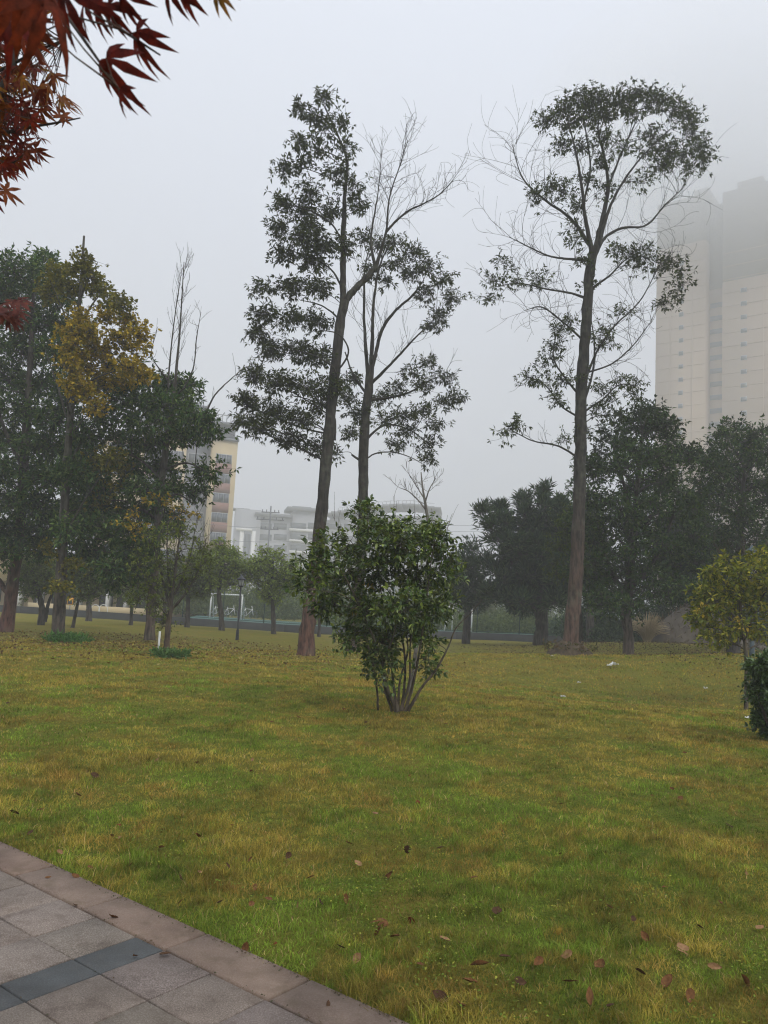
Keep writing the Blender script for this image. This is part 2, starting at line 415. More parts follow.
for k in range(0, 9):
    z = z0 - fl * k
    for (a_, b_, o) in ((.9, sR - 1.15, .0), (-4.6, -.6, -3.0), (-9.0, -5.8, -2.2), (-21, -15.5, -1.2)):
        f = MB(); lb.box(f, a_ - .1, b_ + .1, z - .14, z + 1.95, o, o + .07)
        fo = f.build('window', M_LGREY, root)
        g = MB(); nn = 3
        for i in range(nn): lb.box(g, a_ + (b_ - a_) * i / nn + .04, a_ + (b_ - a_) * (i + 1) / nn - .04, z, z + 1.8, o + .071, o + .1)
        g.build('pane', M_GLASS, fo)
rf = MB()
lb.box(rf, -2, sR + .15, zT + .003, zT + .5, -11, .5)
lb.box(rf, .6, sR - .6, zT + .5, zT + 3.4, -10, -1.0)
lb.box(rf, -6, sR + .1, zT + 3.4, zT + 4.0, -11, .4)
lb.box(rf, -14, -2.0, zT + .2, zT + 7.2, -13, -3.5)
lb.box(rf, -14.6, -1.4, zT + 7.2, zT + 7.7, -13.5, -2.8)
lb.box(rf, -12.5, -5.5, zT + 7.7, zT + 11.0, -12, -5)
rf.build('roof', M_MGREY, root)
rl = MB()
for s in np.arange(-2.0, sR + .1, .9): lb.box(rl, s - .07, s + .07, zT + 4.0, zT + 5.4, .2, .34)
lb.box(rl, -2.1, sR + .1, zT + 5.4, zT + 5.55, .18, .36)
for s in np.arange(-14, -1.6, .9): lb.box(rl, s - .07, s + .07, zT + 7.7, zT + 9.0, -3.1, -2.96)
lb.box(rl, -14.1, -1.6, zT + 9.0, zT + 9.15, -3.12, -2.94)
rl.build('terrace_railing', M_LGREY, root)
for k in range(7): gp = MB(); lb.box(gp, -1.6 + k * 1.15, -1.45 + k * 1.15, zT + 7.4 - k * .5, zT + 7.6 - k * .5, -4, .4); gp.build('rafter', M_LGREY, root)
gp = MB(); lb.box(gp, sR - .9, sR - .75, zT + .5, zT + 3.4, .1, .25); gp.build('terrace_post', M_LGREY, root)
gp = MB(); lb.box(gp, .5, .65, zT + .5, zT + 3.4, .1, .25)
gp.build('terrace_post', M_LGREY, root)

# pale grey office block behind the middle of the lawn
GA = radians(12); Qg = P(232, 540, 330)
gb = Bld(Qg, GA)
def gs(px, py): return facade_hit(px, py, Qg, GA)
def gbox(mb, x0, x1, y0, y1, o0=-14, o1=0, tint=(1, 1, 1)):
    xm, ym = (x0 + x1) / 2, (y0 + y1) / 2
    a_ = gs(x0, ym)[0]; b_ = gs(x1, ym)[0]; zt = gs(xm, y0)[1]; zb = gs(xm, y1)[1]
    gb.box(mb, a_, b_, zb, zt, o0, o1, tint)
root = empty('office_building', (Qg[0], Qg[1], -1), 'pale grey office building with banded windows and stair tower behind the round trees', 'building')
wl = MB()
gbox(wl, 231, 257, 509, 640); gbox(wl, 257, 289, 517, 640, -12, -1.5); gbox(wl, 289, 322, 512, 640); gbox(wl, 322, 344, 520, 640, -12, -2)
wl.build('wall', M_LGREY, root)
wl = MB(); gbox(wl, 236, 240, 530, 640, 0, .8); gbox(wl, 248, 252, 531, 640, 0, .8); gbox(wl, 236, 252, 528.4, 531, .801, 1.2); wl.build('portal_frame', M_WHITE, root)
wl = MB(); gbox(wl, 255, 292, 513.5, 516.5, -13, 1); gbox(wl, 287, 323, 508, 511.5, -14, 1.5); gbox(wl, 293, 312, 506, 508, -10, -2); gbox(wl, 232, 250, 507.6, 509, -10, -2); wl.build('roof', M_MGREY, root)
for y in (521, 532, 543, 554, 565):
    for x0, x1, o in ((290.5, 306, 0), (308, 321, 0), (258.5, 272, -1.5), (274, 287, -1.5), (324, 342, -2)):
        g = MB(); gbox(g, x0, x1, y + 2, y + 8, o, o + .15); g.build('window', M_GLASS, root)
    for x0, x1 in ((289, 322),):
        g = MB(); gbox(g, x0, x1, y + 8.3, y + 11, .0, .9); g.build('balcony', M_WHITE, root)
g = MB(); gbox(g, 241, 247, 534, 640, 0, .1); g.build('stair_glazing', M_GLASS, root)
# second block with the curved flying roof
Q2 = P(326, 540, 340); g2 = Bld(Q2, radians(-6))
def g2s(px, py): return facade_hit(px, py, Q2, radians(-6))
def g2box(mb, x0, x1, y0, y1, o0=-16, o1=0):
    xm, ym = (x0 + x1) / 2, (y0 + y1) / 2
    g2.box(mb, g2s(x0, ym)[0], g2s(x1, ym)[0], g2s(xm, y1)[1], g2s(xm, y0)[1], o0, o1)
root = empty('hall_building', (Q2[0], Q2[1], -1), 'pale building with a wide curved flying roof and rooftop railing behind the bush', 'building')
wl = MB(); g2box(wl, 326, 360, 519, 640); g2box(wl, 360, 430, 515, 640, -16, -1); g2box(wl, 430, 436, 522, 640, -15, -1.3); wl.build('wall', M_LGREY, root)
rf = MB(); N = 18
xr = np.linspace(326, 441, N + 1)
yr = 514 - 9.5 * np.sin(np.clip((xr - 326) / 100, 0, 1) * pi * .62) + np.clip(xr - 415, 0, 99) * .12
for i in range(N): g2box(rf, xr[i], xr[i + 1] - .02, (yr[i] + yr[i + 1]) / 2, (yr[i] + yr[i + 1]) / 2 + 2.6, -18, 3.5)
g2box(rf, 428, 441, 514.5, 520, -12, 2); g2box(rf, 395, 424, 503.5, 507, -12, -4)
rf.build('roof', M_MGREY, root)
rl = MB()
for x in np.arange(338, 428, 4.0):
    y = np.interp(x, xr, yr); g2box(rl, x, x + .5, y - 4, y, -.6, -.4)
for i in range(2, N - 1): g2box(rl, xr[i], xr[i + 1] - .02, (yr[i] + yr[i + 1]) / 2 - 4.3, (yr[i] + yr[i + 1]) / 2 - 3.9, -.6, -.4)
rl.build('roof_railing', M_LGREY, root)
for x0, x1 in ((328, 342), (344, 358), (377, 392), (396, 411), (414, 427)):
    for y in (524, 536, 548):
        g = MB(); g2box(g, x0, x1, y, y + 5.5, 0 if x0 < 360 else -1, .15 if x0 < 360 else -.85); g.build('window', M_GLASS, root)

# low shop row at the far left
Qs = P(-60, 606, 78); sb = Bld(Qs, radians(-2))
def ss(px, py): return facade_hit(px, py, Qs, radians(-2))
def sbox(mb, x0, x1, y0, y1, o0, o1):
    sh = lambda x: (x - 70) * .052
    xm, ym = (x0 + x1) / 2, (y0 + y1) / 2
    sb.box(mb, ss(x0, ym)[0], ss(x1, ym)[0], ss(70, y1)[1], ss(70, y0)[1], o0, o1)
root = empty('shop_building', (Qs[0], Qs[1], -.5), 'low cream building with dark openings and white columns behind the left trees', 'building')
wl = MB(); sbox(wl, -80, 205, 556, 584, -9, 0); sbox(wl, -80, 205, 584, 625, -9, -2.5); wl.build('wall', M_CREAM, root)
wl = MB(); sbox(wl, -82, 207, 553, 556, -9.5, .8); wl.build('roof', M_MGREY, root)
for x0, x1 in ((-40, -12), (-8, 12), (22, 33), (41, 64), (90, 104), (108, 120), (128, 150), (158, 178)):
    g = MB(); sbox(g, x0, x1, 586, 606, -2.5, -2.4); g.build('opening', M_DARK, root)
for x in (-10, 17, 37, 77, 106, 124, 154, 184):
    g = MB(); sbox(g, x - 1.2, x + 1.2, 584.2, 613, -1.2, -.2); g.build('column', M_WHITE, root)
g = MB(); sbox(g, 66, 205, 604.5, 613, .3, .55); sbox(g, 30, 62, 604.5, 613, .3, .55); g.build('parapet', M_CREAM, root)
M_YEL = m_plain('yellow_sign', (.75, .36, .03), .5, .08, 1)
root = empty('notice_board', P(70, 606, 70), 'small yellow board with a dark panel by the low cream wall', 'sign')
pb = P(70, 604, 70); g = MB(); g.box(pb + [0, 0, .25], (.52, .06, .62)); g.build('board', M_YEL, root)
g = MB(); g.box(pb + [0, -.05, .14], (.36, .03, .26)); g.build('panel', M_DARK, root)
g = MB(); g.box(pb + [0, .03, -.45], (.06, .06, .85)); g.build('post', M_MGREY, root)
for i, (x, lab) in enumerate(((95, 'left metal hoop in front of the low cream wall'), (103, 'right metal hoop in front of the low cream wall'))):
    pb = P(x, 612, 66); t_ = MB()
    th = np.linspace(0, pi, 14); pts = [pb + np.array([.36 * cos(a), 0, .45 * sin(a) + .15]) for a in th]
    pts = [pb + [.36, 0, -.3]] + pts + [pb + [-.36, 0, -.3]]
    t_.tube(pts, .03, 6); tag(t_.build('hoop_rack', M_WHITE), lab, 'hoop', 'hoops by the low wall')

# white shed seen between the conifers
pb = P(481, 588, 84); root = empty('small_shed', (pb[0], pb[1], -.6), 'small white shed showing between the two conifers', 'shed')
g = MB(); g.box((pb[0], pb[1], .6), (1.9, 2, 2.8)); g.build('wall', M_WHITE, root)
g = MB(); g.box((pb[0], pb[1], 2.09), (2.2, 2.3, .14)); g.build('roof', M_LGREY, root)

# ------------------------------------------------------------------ sports court: kerb wall, court, fence, goals
M_WALL = m_plain('dark_kerb_concrete', (.040, .043, .040), .9, .25, 1.5)
M_COURT = m_plain('green_court', (.05, .12, .10), .8, .15, .3)
M_MESH = m_plain('green_wire', (.035, .075, .055), .6, .1, 5)
fl_x = np.array([-46., -34, -26.6, -16, -6.5, 0, 5.5, 15.7, 26, 40])
fl_y = np.array([60.5, 60.3, 60, 58, 56, 56.3, 57, 57, 57, 57])
fl_z = H(fl_x, fl_y)
wl = MB()
for i in range(len(fl_x) - 1):
    a_ = np.array([fl_x[i], fl_y[i], fl_z[i]]); b_ = np.array([fl_x[i + 1], fl_y[i + 1], fl_z[i + 1]])
    V = [a_ + [0, 0, -.4], b_ + [0, 0, -.4], b_ + [0, .3, -.4], a_ + [0, .3, -.4], a_ + [0, 0, .5], b_ + [0, 0, .5], b_ + [0, .3, .5], a_ + [0, .3, .5]]
    wl.add(V, [(0, 1, 5, 4), (1, 2, 6, 5), (2, 3, 7, 6), (3, 0, 4, 7), (4, 5, 6, 7)])
tag(wl.build('low_wall', M_WALL), 'low dark concrete wall along the far edge of the lawn', 'wall')
cx = np.linspace(-14, 44, 12); zc = np.interp(cx, fl_x, fl_z) + .46; yc = np.interp(cx, fl_x, fl_y) + .35
V = np.concatenate([np.stack([cx, yc, zc], -1), np.stack([cx * 1.15, yc + 14, zc - .12], -1)])
n = len(cx); Fq = [(i, i + 1, n + i + 1, n + i) for i in range(n - 1)]
tag(np_mesh('court', V, Fq, 4, M_COURT), 'blue green sports court surface beyond the fence', 'court', kind='structure')
# chain link fence
root = empty('chain_link_fence', (0, 56.5, -.2), 'green chain link fence along the sports court', 'fence')
def fpt(x): return np.array([x, np.interp(x, fl_x, fl_y) + .15, np.interp(x, fl_x, fl_z) + .5])
FH = 3.4
xs_ = np.arange(-14, 34, .16); pa = []; 
for x in xs_:
    for sgn in (1, -1):
        p0 = fpt(x); p1 = fpt(x + sgn * FH); p1 = p1 + [0, 0, FH]
        if -14 <= x + sgn * FH <= 34: pa.append([p0, p1])
pa = np.array(pa); V, Fq = tubes_np(pa, np.full(pa.shape[:2], .006), 3)
np_mesh('wire_mesh', V, Fq, 4, M_MESH, root)
for x in np.arange(-14, 34.1, 3.0):
    g = MB(); p = fpt(x); g.tube([p - [0, 0, .2], p + [0, 0, FH + .05]], .035, 8); g.build('post', M_MESH, root)
for zz in (.1, FH):
    g = MB(); g.tube([fpt(x) + [0, 0, zz] for x in np.arange(-14, 34.1, 2)], .025, 6); g.build('rail', M_MESH, root)
# goals
def goal(px, py, Y, width, height, rot, label):
    pb = P(px, py, Y); root = empty('football_goal', pb, label, 'goal', 'goals on the sports court')
    dx = np.array([cos(rot), sin(rot), 0]); dyv = np.array([-sin(rot), cos(rot), 0]); z = np.array([0, 0, 1.])
    a_, b_ = pb, pb + dx * width
    for p in (a_, b_):
        g = MB(); g.tube([p, p + z * height], .06, 8); g.build('goalpost', M_WHITE, root)
    g = MB(); g.tube([a_ - dx * .06 + z * height, b_ + dx * .06 + z * height], .06, 8); g.build('crossbar', M_WHITE, root)
    for p in (a_, b_):
        g = MB(); g.tube([p + z * height * .98, p + dyv * .7 + z * height * .9, p + dyv * 1.5], .04, 6); g.build('back_stay', M_WHITE, root)
    g = MB(); g.tube([a_ + dyv * 1.5, b_ + dyv * 1.5], .04, 6); g.build('back_bar', M_WHITE, root)
goal(209.5, 619.5, 66, 2.55, 2.1, radians(0), 'white football goal behind the fence beside the black lamp')
goal(471, 637, 61, 1.6, 2.4, radians(150), 'white football goal behind the fence right of the bush')
# small spring riders / bikes seen as pale marks by the goal
def bicycle(px, py, Y, label, sc=1.0):
    pb = P(px, py, Y); root = empty('bicycle', pb, label, 'bicycle', 'bicycles parked behind the fence')
    for dx in (-.5, .5):
        g = MB(); th = np.linspace(0, 2 * pi, 17)
        g.tube([pb + np.array([dx + .33 * cos(a), 0, .34 + .33 * sin(a)]) for a in th], .025, 5, False); g.build('wheel', M_MGREY, root)
    g = MB()
    for a_, b_ in (((-.5, .34), (-.18, .85)), ((-.18, .85), (.38, .82)), ((-.05, .3), (-.22, .98)), ((-.05, .3), (.38, .82)), ((-.5, .34), (-.05, .3)), ((.5, .34), (.34, 1.05))):
        g.tube([pb + [a_[0], 0, a_[1]], pb + [b_[0], 0, b_[1]]], .028, 6)
    g.build('frame', M_WHITE, root)
    g = MB(); g.tube([pb + [.34, -.25, 1.08], pb + [.34, .25, 1.08]], .025, 6); g.build('handlebar', M_WHITE, root)
    g = MB(); g.box(pb + [-.23, 0, 1.01], (.26, .14, .06)); g.build('saddle', M_DARK, root)
bicycle(247, 619, 68, 'pale bicycle parked right of the football goal')
bicycle(217, 617, 70, 'pale bicycle parked inside the left of the football goal')
bicycle(229, 618, 71, 'pale bicycle parked in the middle of the football goal')

# ------------------------------------------------------------------ lamps
M_BLACK = m_plain('black_metal', (.018, .02, .024), .45, .2, 6)
M_LGLASS = m_plain('frosted_lamp_glass', (.55, .58, .62), .3, .05, 5)
M_BLUEG = m_plain('blue_grey_metal', (.05, .075, .085), .5, .2, 6)
def lamp(base, h, lean, metal, label):
    root = empty('street_lamp', base, label, 'lamp')
    b_ = np.array(base); z = np.array([lean, 0, 1.])
    g = MB(); g.tube([b_ - [0, 0, .1], b_ + z * .02, b_ + z * .45, b_ + z * .5, b_ + z * (h - .5)], [.085, .085, .07, .045, .04], 12); g.build('pole', metal, root, True)
    g = MB(); g.tube([b_ + z * (h - .52), b_ + z * (h - .47), b_ + z * (h - .44)], [.05, .12, .12], 12); g.build('lantern_base', metal, root)
    g = MB(); g.tube([b_ + z * (h - .44), b_ + z * (h - .16)], [.085, .15], 6); g.build('lantern_glass', M_LGLASS, root)
    g = MB(); g.tube([b_ + z * (h - .17), b_ + z * (h - .12), b_ + z * (h - .03), b_ + z * (h + .06)], [.24, .20, .06, .015], 12); g.build('lantern_cap', metal, root)
    for k in range(4):
        a_ = k * pi / 2 + .4; d0 = np.array([cos(a_), sin(a_), 0])
        g = MB(); g.tube([b_ + z * (h - .44) + d0 * .1, b_ + z * (h - .16) + d0 * .165], .009, 4); g.build('lantern_bar', metal, root)
pb = P(237, 640, 38); lamp(pb, (P(237, 576, 38) - pb)[2], .0, M_BLACK, 'slim black lantern lamp post standing on the lawn before the football goal')
pb = P(752, 655, 26); pb[2] = float(H(pb[0], pb[1])); lamp(pb, (P(758, 547, 26) - pb)[2], .0, M_BLUEG, 'blue grey lamp post half hidden behind the yellow leaved small tree')

# utility pole and wires
root = empty('utility_pole', P(268, 600, 150), 'faint utility pole with crossarms rising before the grey office building', 'pole')
pp = P(271, 506, 150); g = MB(); g.tube([(pp[0], 150, -1), (pp[0], 150, pp[2])], [.2, .13], 8); g.build('pole', M_MGREY, root)
for dz, hw in ((-1.2, 1.7), (-2.6, 2.6), (-4.4, 1.7)):
    g = MB(); g.box((pp[0], 150, pp[2] + dz), (hw * 2, .18, .18)); ca = g.build('crossarm', M_MGREY, root)
    g = MB()
    for s in (-.9, -.45, .45, .9): g.tube([(pp[0] + s * hw, 150, pp[2] + dz + .09), (pp[0] + s * hw, 150, pp[2] + dz + .5)], .09, 6)
    g.build('insulators', M_MGREY, ca)
for k, (y0, y1, Yw) in enumerate(((522, 524, 150), (538, 537, 150))):
    a_, b_ = P(150, y0 - 7, Yw), P(330, y1 + 2, Yw); pts = [a_ + (b_ - a_) * t - np.array([0, 0, 1.2 * 4 * t * (1 - t)]) for t in np.linspace(0, 1, 16)]
    g = MB(); g.tube(pts, .03, 4); tag(g.build('power_line', M_MGREY), ('upper' if k == 0 else 'lower') + ' thin overhead wire crossing before the cream apartment block', 'wire', 'overhead wires')
names = ['topmost', 'second from top', 'middle', 'fourth from top', 'lowest']
for k in range(5):
    y = (524, 530, 536, 545, 556)[k]; a_, b_ = P(425, y + 1, 130), P(640, y - 12, 130)
    pts = [a_ + (b_ - a_) * t - np.array([0, 0, .8 * 4 * t * (1 - t)]) for t in np.linspace(0, 1, 16)]
    g = MB(); g.tube(pts, .022, 4); tag(g.build('power_line', M_MGREY), names[k] + ' of five thin wires left of the tall conifer', 'wire', 'overhead wires')

# ------------------------------------------------------------------ trees
BR_G = (.030, .025, .021); BR_R = (.115, .055, .038); BR_D = (.035, .033, .030)
def smooth_path(pts, rad, n):
    pts = np.asarray(pts, float); rad = np.asarray(rad, float)
    if len(pts) < 3:
        t = np.linspace(0, 1, n)[:, None]; return pts[0] * (1 - t) + pts[-1] * t, rad[0] * (1 - t[:, 0]) + rad[-1] * t[:, 0]
    d = np.concatenate([[0], np.cumsum(np.linalg.norm(np.diff(pts, axis=0), axis=1))]); d /= d[-1]
    # Catmull-Rom like resample through cubic hermite
    m = np.gradient(pts, d, axis=0); t = np.linspace(0, 1, n); out = np.zeros((n, 3)); rr = np.interp(t, d, rad)
    k = np.clip(np.searchsorted(d, t, side='right') - 1, 0, len(d) - 2); h = d[k + 1] - d[k]; u = (t - d[k]) / h
    h00 = 2 * u**3 - 3 * u**2 + 1; h10 = u**3 - 2 * u**2 + u; h01 = -2 * u**3 + 3 * u**2; h11 = u**3 - u**2
    out = h00[:, None] * pts[k] + (h10 * h)[:, None] * m[k] + h01[:, None] * pts[k + 1] + (h11 * h)[:, None] * m[k + 1]
    return out, rr

class Tree:
    def __init__(s, name, label, cat, base, Y, group=None, bark=BR_G, low=BR_R, lowz=3.0, seed=1):
        s.lw = .78; s.Y = Y; s.k = Y / F; s.base = np.array(base, float); s.rg = np.random.default_rng(seed)
        s.root = empty(name, s.base, label, cat, group)
        s.tr = MB(); s.limbpts = []; s.limbrad = []; s.tw = []; s.bark = np.array(bark); s.low = np.array(low); s.lowz = lowz
        s.L = []; s.ltint = []
    def tintz(s, V):
        t = np.clip((V[:, 2] - s.base[2]) / s.lowz, 0, 1)[:, None]; return s.low * (1 - t) + s.bark * t
    def limb(s, pix, dY=0, k=8, trunk=False, dYend=None, jit=.0):
        """pix: list of (px, py, half width in px); dY depth offset (start -> end)"""
        n = len(pix); dd = np.linspace(dY, dY if dYend is None else dYend, n)
        pts = np.array([P(a[0], a[1], s.Y + dd[i]) for i, a in enumerate(pix)]); rad = np.array([a[2] for a in pix]) * s.k * (1 if trunk else s.lw)
        if trunk: pts[0] = s.base - [0, 0, .15]
        seg = max(6, n * 5); pp, rr = smooth_path(pts, rad, seg)
        pp[1:] += s.rg.normal(0, 1, pp[1:].shape) * (rr[1:, None] * (.05 if trunk else .10) + jit)
        rr = rr * s.rg.uniform(.93, 1.07, len(rr))
        if trunk:
            h = pp[:, 2] - s.base[2]; rr = rr * (1 + .16 * np.exp(-np.clip(h, 0, 99) / .22))
        V, Fq = tube_geo(pp, rr, 12 if trunk else k)
        if trunk:   # fluting
            kk = 12; th = np.tile(np.arange(kk), seg) * 2 * pi / kk; c = np.repeat(pp, kk, 0)
            V = c + (V - c) * (1 + .07 * np.sin(3 * th + 1) + .04 * s.rg.normal(0, 1, len(V)))[:, None]
        s.tr.add(V, [tuple(f) for f in Fq], tint=s.tintz(V)); s.limbpts.append(pp); s.limbrad.append(rr)
        return pp
    def attach(s, h):
        Pm = np.concatenate(s.limbpts); Rm = np.concatenate(s.limbrad)
        d = np.linalg.norm(Pm - h, axis=1); cost = d + 1.3 * np.clip(Pm[:, 2] - (h[2] - .35 * d), 0, None) + .02 * s.rg.random(len(d))
        i = int(np.argmin(cost)); return Pm[i], Rm[i]
    def curve(s, a_, b_, n, droop=.0, wob=.08):
        t = np.linspace(0, 1, n)[:, None]; L = np.linalg.norm(b_ - a_)
        mid = np.array([0, 0, 1.]) * L * .12 + s.rg.normal(0, wob, 3) * L
        return a_ + (b_ - a_) * t + mid * (4 * t * (1 - t)) * (1 - .5 * t) - np.array([0, 0, droop]) * t ** 2
    def clump(s, px, py, rx, ry, n_sub, n_ros, k_leaf, Llen, Lwid, cols, spread=.35, dY=None, depth=None, droop=.5, up=0., tmpl=None, branch=True, elong=None):
        """one leafy bough: n_sub twig clusters of n_ros rosettes of k_leaf leaves"""
        rg = s.rg
        dep = depth if depth is not None else max(rx, ry) * s.k * 1.2
        if dY is None: dY = rg.uniform(-1, 1) * dep
        c = P(px, py, s.Y + dY); X = rx * s.k; Z = ry * s.k
        if branch:
            a_, ra = s.attach(c); hub = c - np.array([0, 0, Z * .35])
            L = np.linalg.norm(hub - a_); r0_ = min(ra * .6, .008 + .009 * L)
            pp = s.curve(a_, hub, 8); V, Fq = tube_geo(pp, np.linspace(r0_, r0_ * .45, 8), 5); s.tr.add(V, [tuple(f) for f in Fq], tint=s.tintz(V))
        else: hub = c; r0_ = .01
        u = rg.normal(0, 1, (n_sub, 3)); u = nrm(u) * (rg.random((n_sub, 1)) ** .45); sub = c + u * np.array([X, max(X, Z) * .9, Z])
        e = 2e-4 * s.Y
        n = n_sub; t = np.linspace(0, 1, 5)[None, :, None]
        pa = hub[None, None] + (sub - hub)[:, None] * t + rg.normal(0, .06, (n, 1, 3)) * np.linalg.norm(sub - hub, axis=1)[:, None, None] * (4 * t * (1 - t))
        s.tw.append((pa, np.linspace(max(r0_ * .45, e), e * .8, 5)[None].repeat(n, 0)))
        ros = (sub[:, None] + rg.normal(0, spread, (n_sub, n_ros, 3)) * np.array([1, 1, .7])).reshape(-1, 3)
        sb_ = sub.repeat(n_ros, 0); t4 = np.linspace(0, 1, 3)[None, :, None]
        s.tw.append((sb_[:, None] + (ros - sb_)[:, None] * t4 + rg.normal(0, .03, (len(ros), 1, 3)) * (4 * t4 * (1 - t4)), np.linspace(e, e * .6, 3)[None].repeat(len(ros), 0)))
        out = nrm(ros - hub + 1e-4)
        N = len(ros) * k_leaf; o = out.repeat(k_leaf, 0)
        d = nrm(rg.normal(0, 1, (N, 3))); d = nrm(d + o * .7 + np.array([0, 0, up - droop * .6]))
        nn = nrm(rg.normal(0, .45, (N, 3)) + np.array([0, 0, 1.]) - .2 * o)
        pos = ros.repeat(k_leaf, 0) + d * Llen * .15
        sc = Llen * rg.uniform(.55, 1.35, N); wd = Lwid * rg.uniform(.7, 1.2, N)
        tm = tmpl or DIAMOND
        V, Fq = scatter(tm[0], tm[1], pos, d, nn, sc, wd)
        cols = np.array(cols); ci = rg.integers(0, len(cols), N); sh = cols[ci] * rg.uniform(.7, 1.3, (N, 1)) * (rg.uniform(.85, 1.15))
        s.L.append((V, Fq, sh.repeat(len(tm[0]), 0)))
    def spray(s, a_, d, L, r, lev, up=.5, curl=.35, kids=5, fan=.7):
        """bare branch with up-curving, hooked twigs"""
        rg = s.rg; n = 9; pts = [np.array(a_, float)]; d = nrm(np.array(d, float)); side = rg.normal(0, 1, 3) * curl
        st = L / (n - 1); dirs = [d]
        for i in range(n - 1):
            d = nrm(d + (np.array([0, 0, up]) + side) * .18 + rg.normal(0, .06, 3)); pts.append(pts[-1] + d * st); dirs.append(d)
        pts = np.array(pts)
        s.tw.append((pts[None], np.linspace(r, max(r * .35, 1.5e-4 * s.Y), n)[None]))
        if lev > 0:
            for j in range(kids):
                i = int(n * (.2 + .75 * (j + rg.random()) / kids)); i = min(i, n - 2)
                ax = nrm(rg.normal(0, 1, 3)); nd = nrm(dirs[i] + ax * fan + np.array([0, 0, .15]))
                s.spray(pts[i], nd, L * rg.uniform(.35, .6), max(r * .55, 1.6e-4 * s.Y), lev - 1, up, curl, max(3, kids - 1), fan)
    def spray_on(s, limb, n, L, r=.012, lev=1, lo=.25, **kw):
        m = len(limb)
        for j in range(n):
            i = int(m * (lo + (.98 - lo) * (j + s.rg.random()) / n)); i = min(i, m - 2); d = limb[i + 1] - limb[i]
            s.spray(limb[i], nrm(d) + s.rg.normal(0, .8, 3) * np.array([1, .8, .6]) + [0, 0, .2], L * s.rg.uniform(.6, 1.2), r, lev, **kw)
    def done(s, leafmat=None, twname='branches'):
        s.tr.build('trunk', BARK, s.root, True)
        if s.tw:
            Vs, Fs, o = [], [], 0
            for pa, ra in s.tw:
                V, Fq = tubes_np(pa, ra, 3); Vs.append(V); Fs.append(Fq + o); o += len(V)
            V = np.concatenate(Vs); np_mesh(twname, V, np.concatenate(Fs), 4, TWIG, s.root, tint=np.broadcast_to(s.bark * .9, V.shape))
        if s.L:
            Vs, Fs, o = [], [], 0
            for V, Fq, t in s.L: Vs.append(V); Fs.append(Fq + o); o += len(V)
            np_mesh('crown', np.concatenate(Vs), np.concatenate(Fs), 3, leafmat or LEAFM, s.root, tint=np.concatenate([t for _, _, t in s.L]))
        return s.root

DKG = [(.036, .050, .016), (.048, .064, .018), (.026, .038, .014), (.075, .090, .026)]
def z2(x, y): return 220 + x / 2.954, 80 + y / 2.954
def z3(x, y): return 470 + x / 2.577, 70 + y / 2.577
def z4(x, y): return x / 2.954, 220 + y / 2.954

# ---- tree A: tall forked tree, middle of the lawn
A = Tree('tall_tree', 'tall forked tree with red-brown foot and bare right limb, left of the round bush', 'tree', P(305, 655, 27), 27, seed=3, lowz=5)
A.limb([(305, 655, 7.8), (308, 620, 7.0), (317, 555, 6.3), (325, 475, 5.8), (331, 410, 5.4), (337, 351, 5.0), (342, 312, 4.8), (345, 300, 4.4)], trunk=True)
f1_ = [A.limb([(343, 306, 4.2), (343, 272, 4.0), (343, 242, 3.6), (345, 192, 2.6), (347, 160, 1.8), (336, 131, 1.2), (323, 104, .6)], 0, dYend=.6)]
l2 = A.limb([(344, 303, 4.8), (356, 288, 4.4), (368, 276, 4.2), (377, 266, 4.0)])
l3 = A.limb([(376, 268, 3.0), (381, 250, 2.1), (386, 232, 1.7), (389, 200, 1.1), (401, 162, .7), (408, 140, .35)], 0, 6, dYend=-.8)
l4 = A.limb([(375, 268, 2.6), (371, 240, 1.7), (373, 222, 1.4), (377, 200, .9), (382, 150, .35)], 0, 6, dYend=1.)
l5 = A.limb([(386, 232, 1.9), (397, 220, 1.5), (410, 210, 1.3), (425, 203, .9), (440, 194, .8), (453, 180, .35)], -.3, 6)
A.spray_on(l3, 18, 1.5, .010, 1, .3, up=.7, curl=1.0); A.spray_on(l4, 14, 1.1, .009, 1, .35, up=.7, curl=1.0); A.spray_on(l5, 18, 1.3, .009, 1, .1, up=.7, curl=1.1)
for (x0, y0), dyy in (((332, 300), 1), ((325, 350), -1), ((322, 395), 1.5), ((352, 330), -1), ((318, 250), .5), ((320, 205), -.5)):
    A.limb([(345 if y0 < 300 else 335, y0 + 45, 1.6), ((345 + x0) / 2, y0 + 20, 1.2), (x0 - 12, y0 + 5, .9), (x0 - 32, y0, .5)], 0, 6, dYend=dyy)
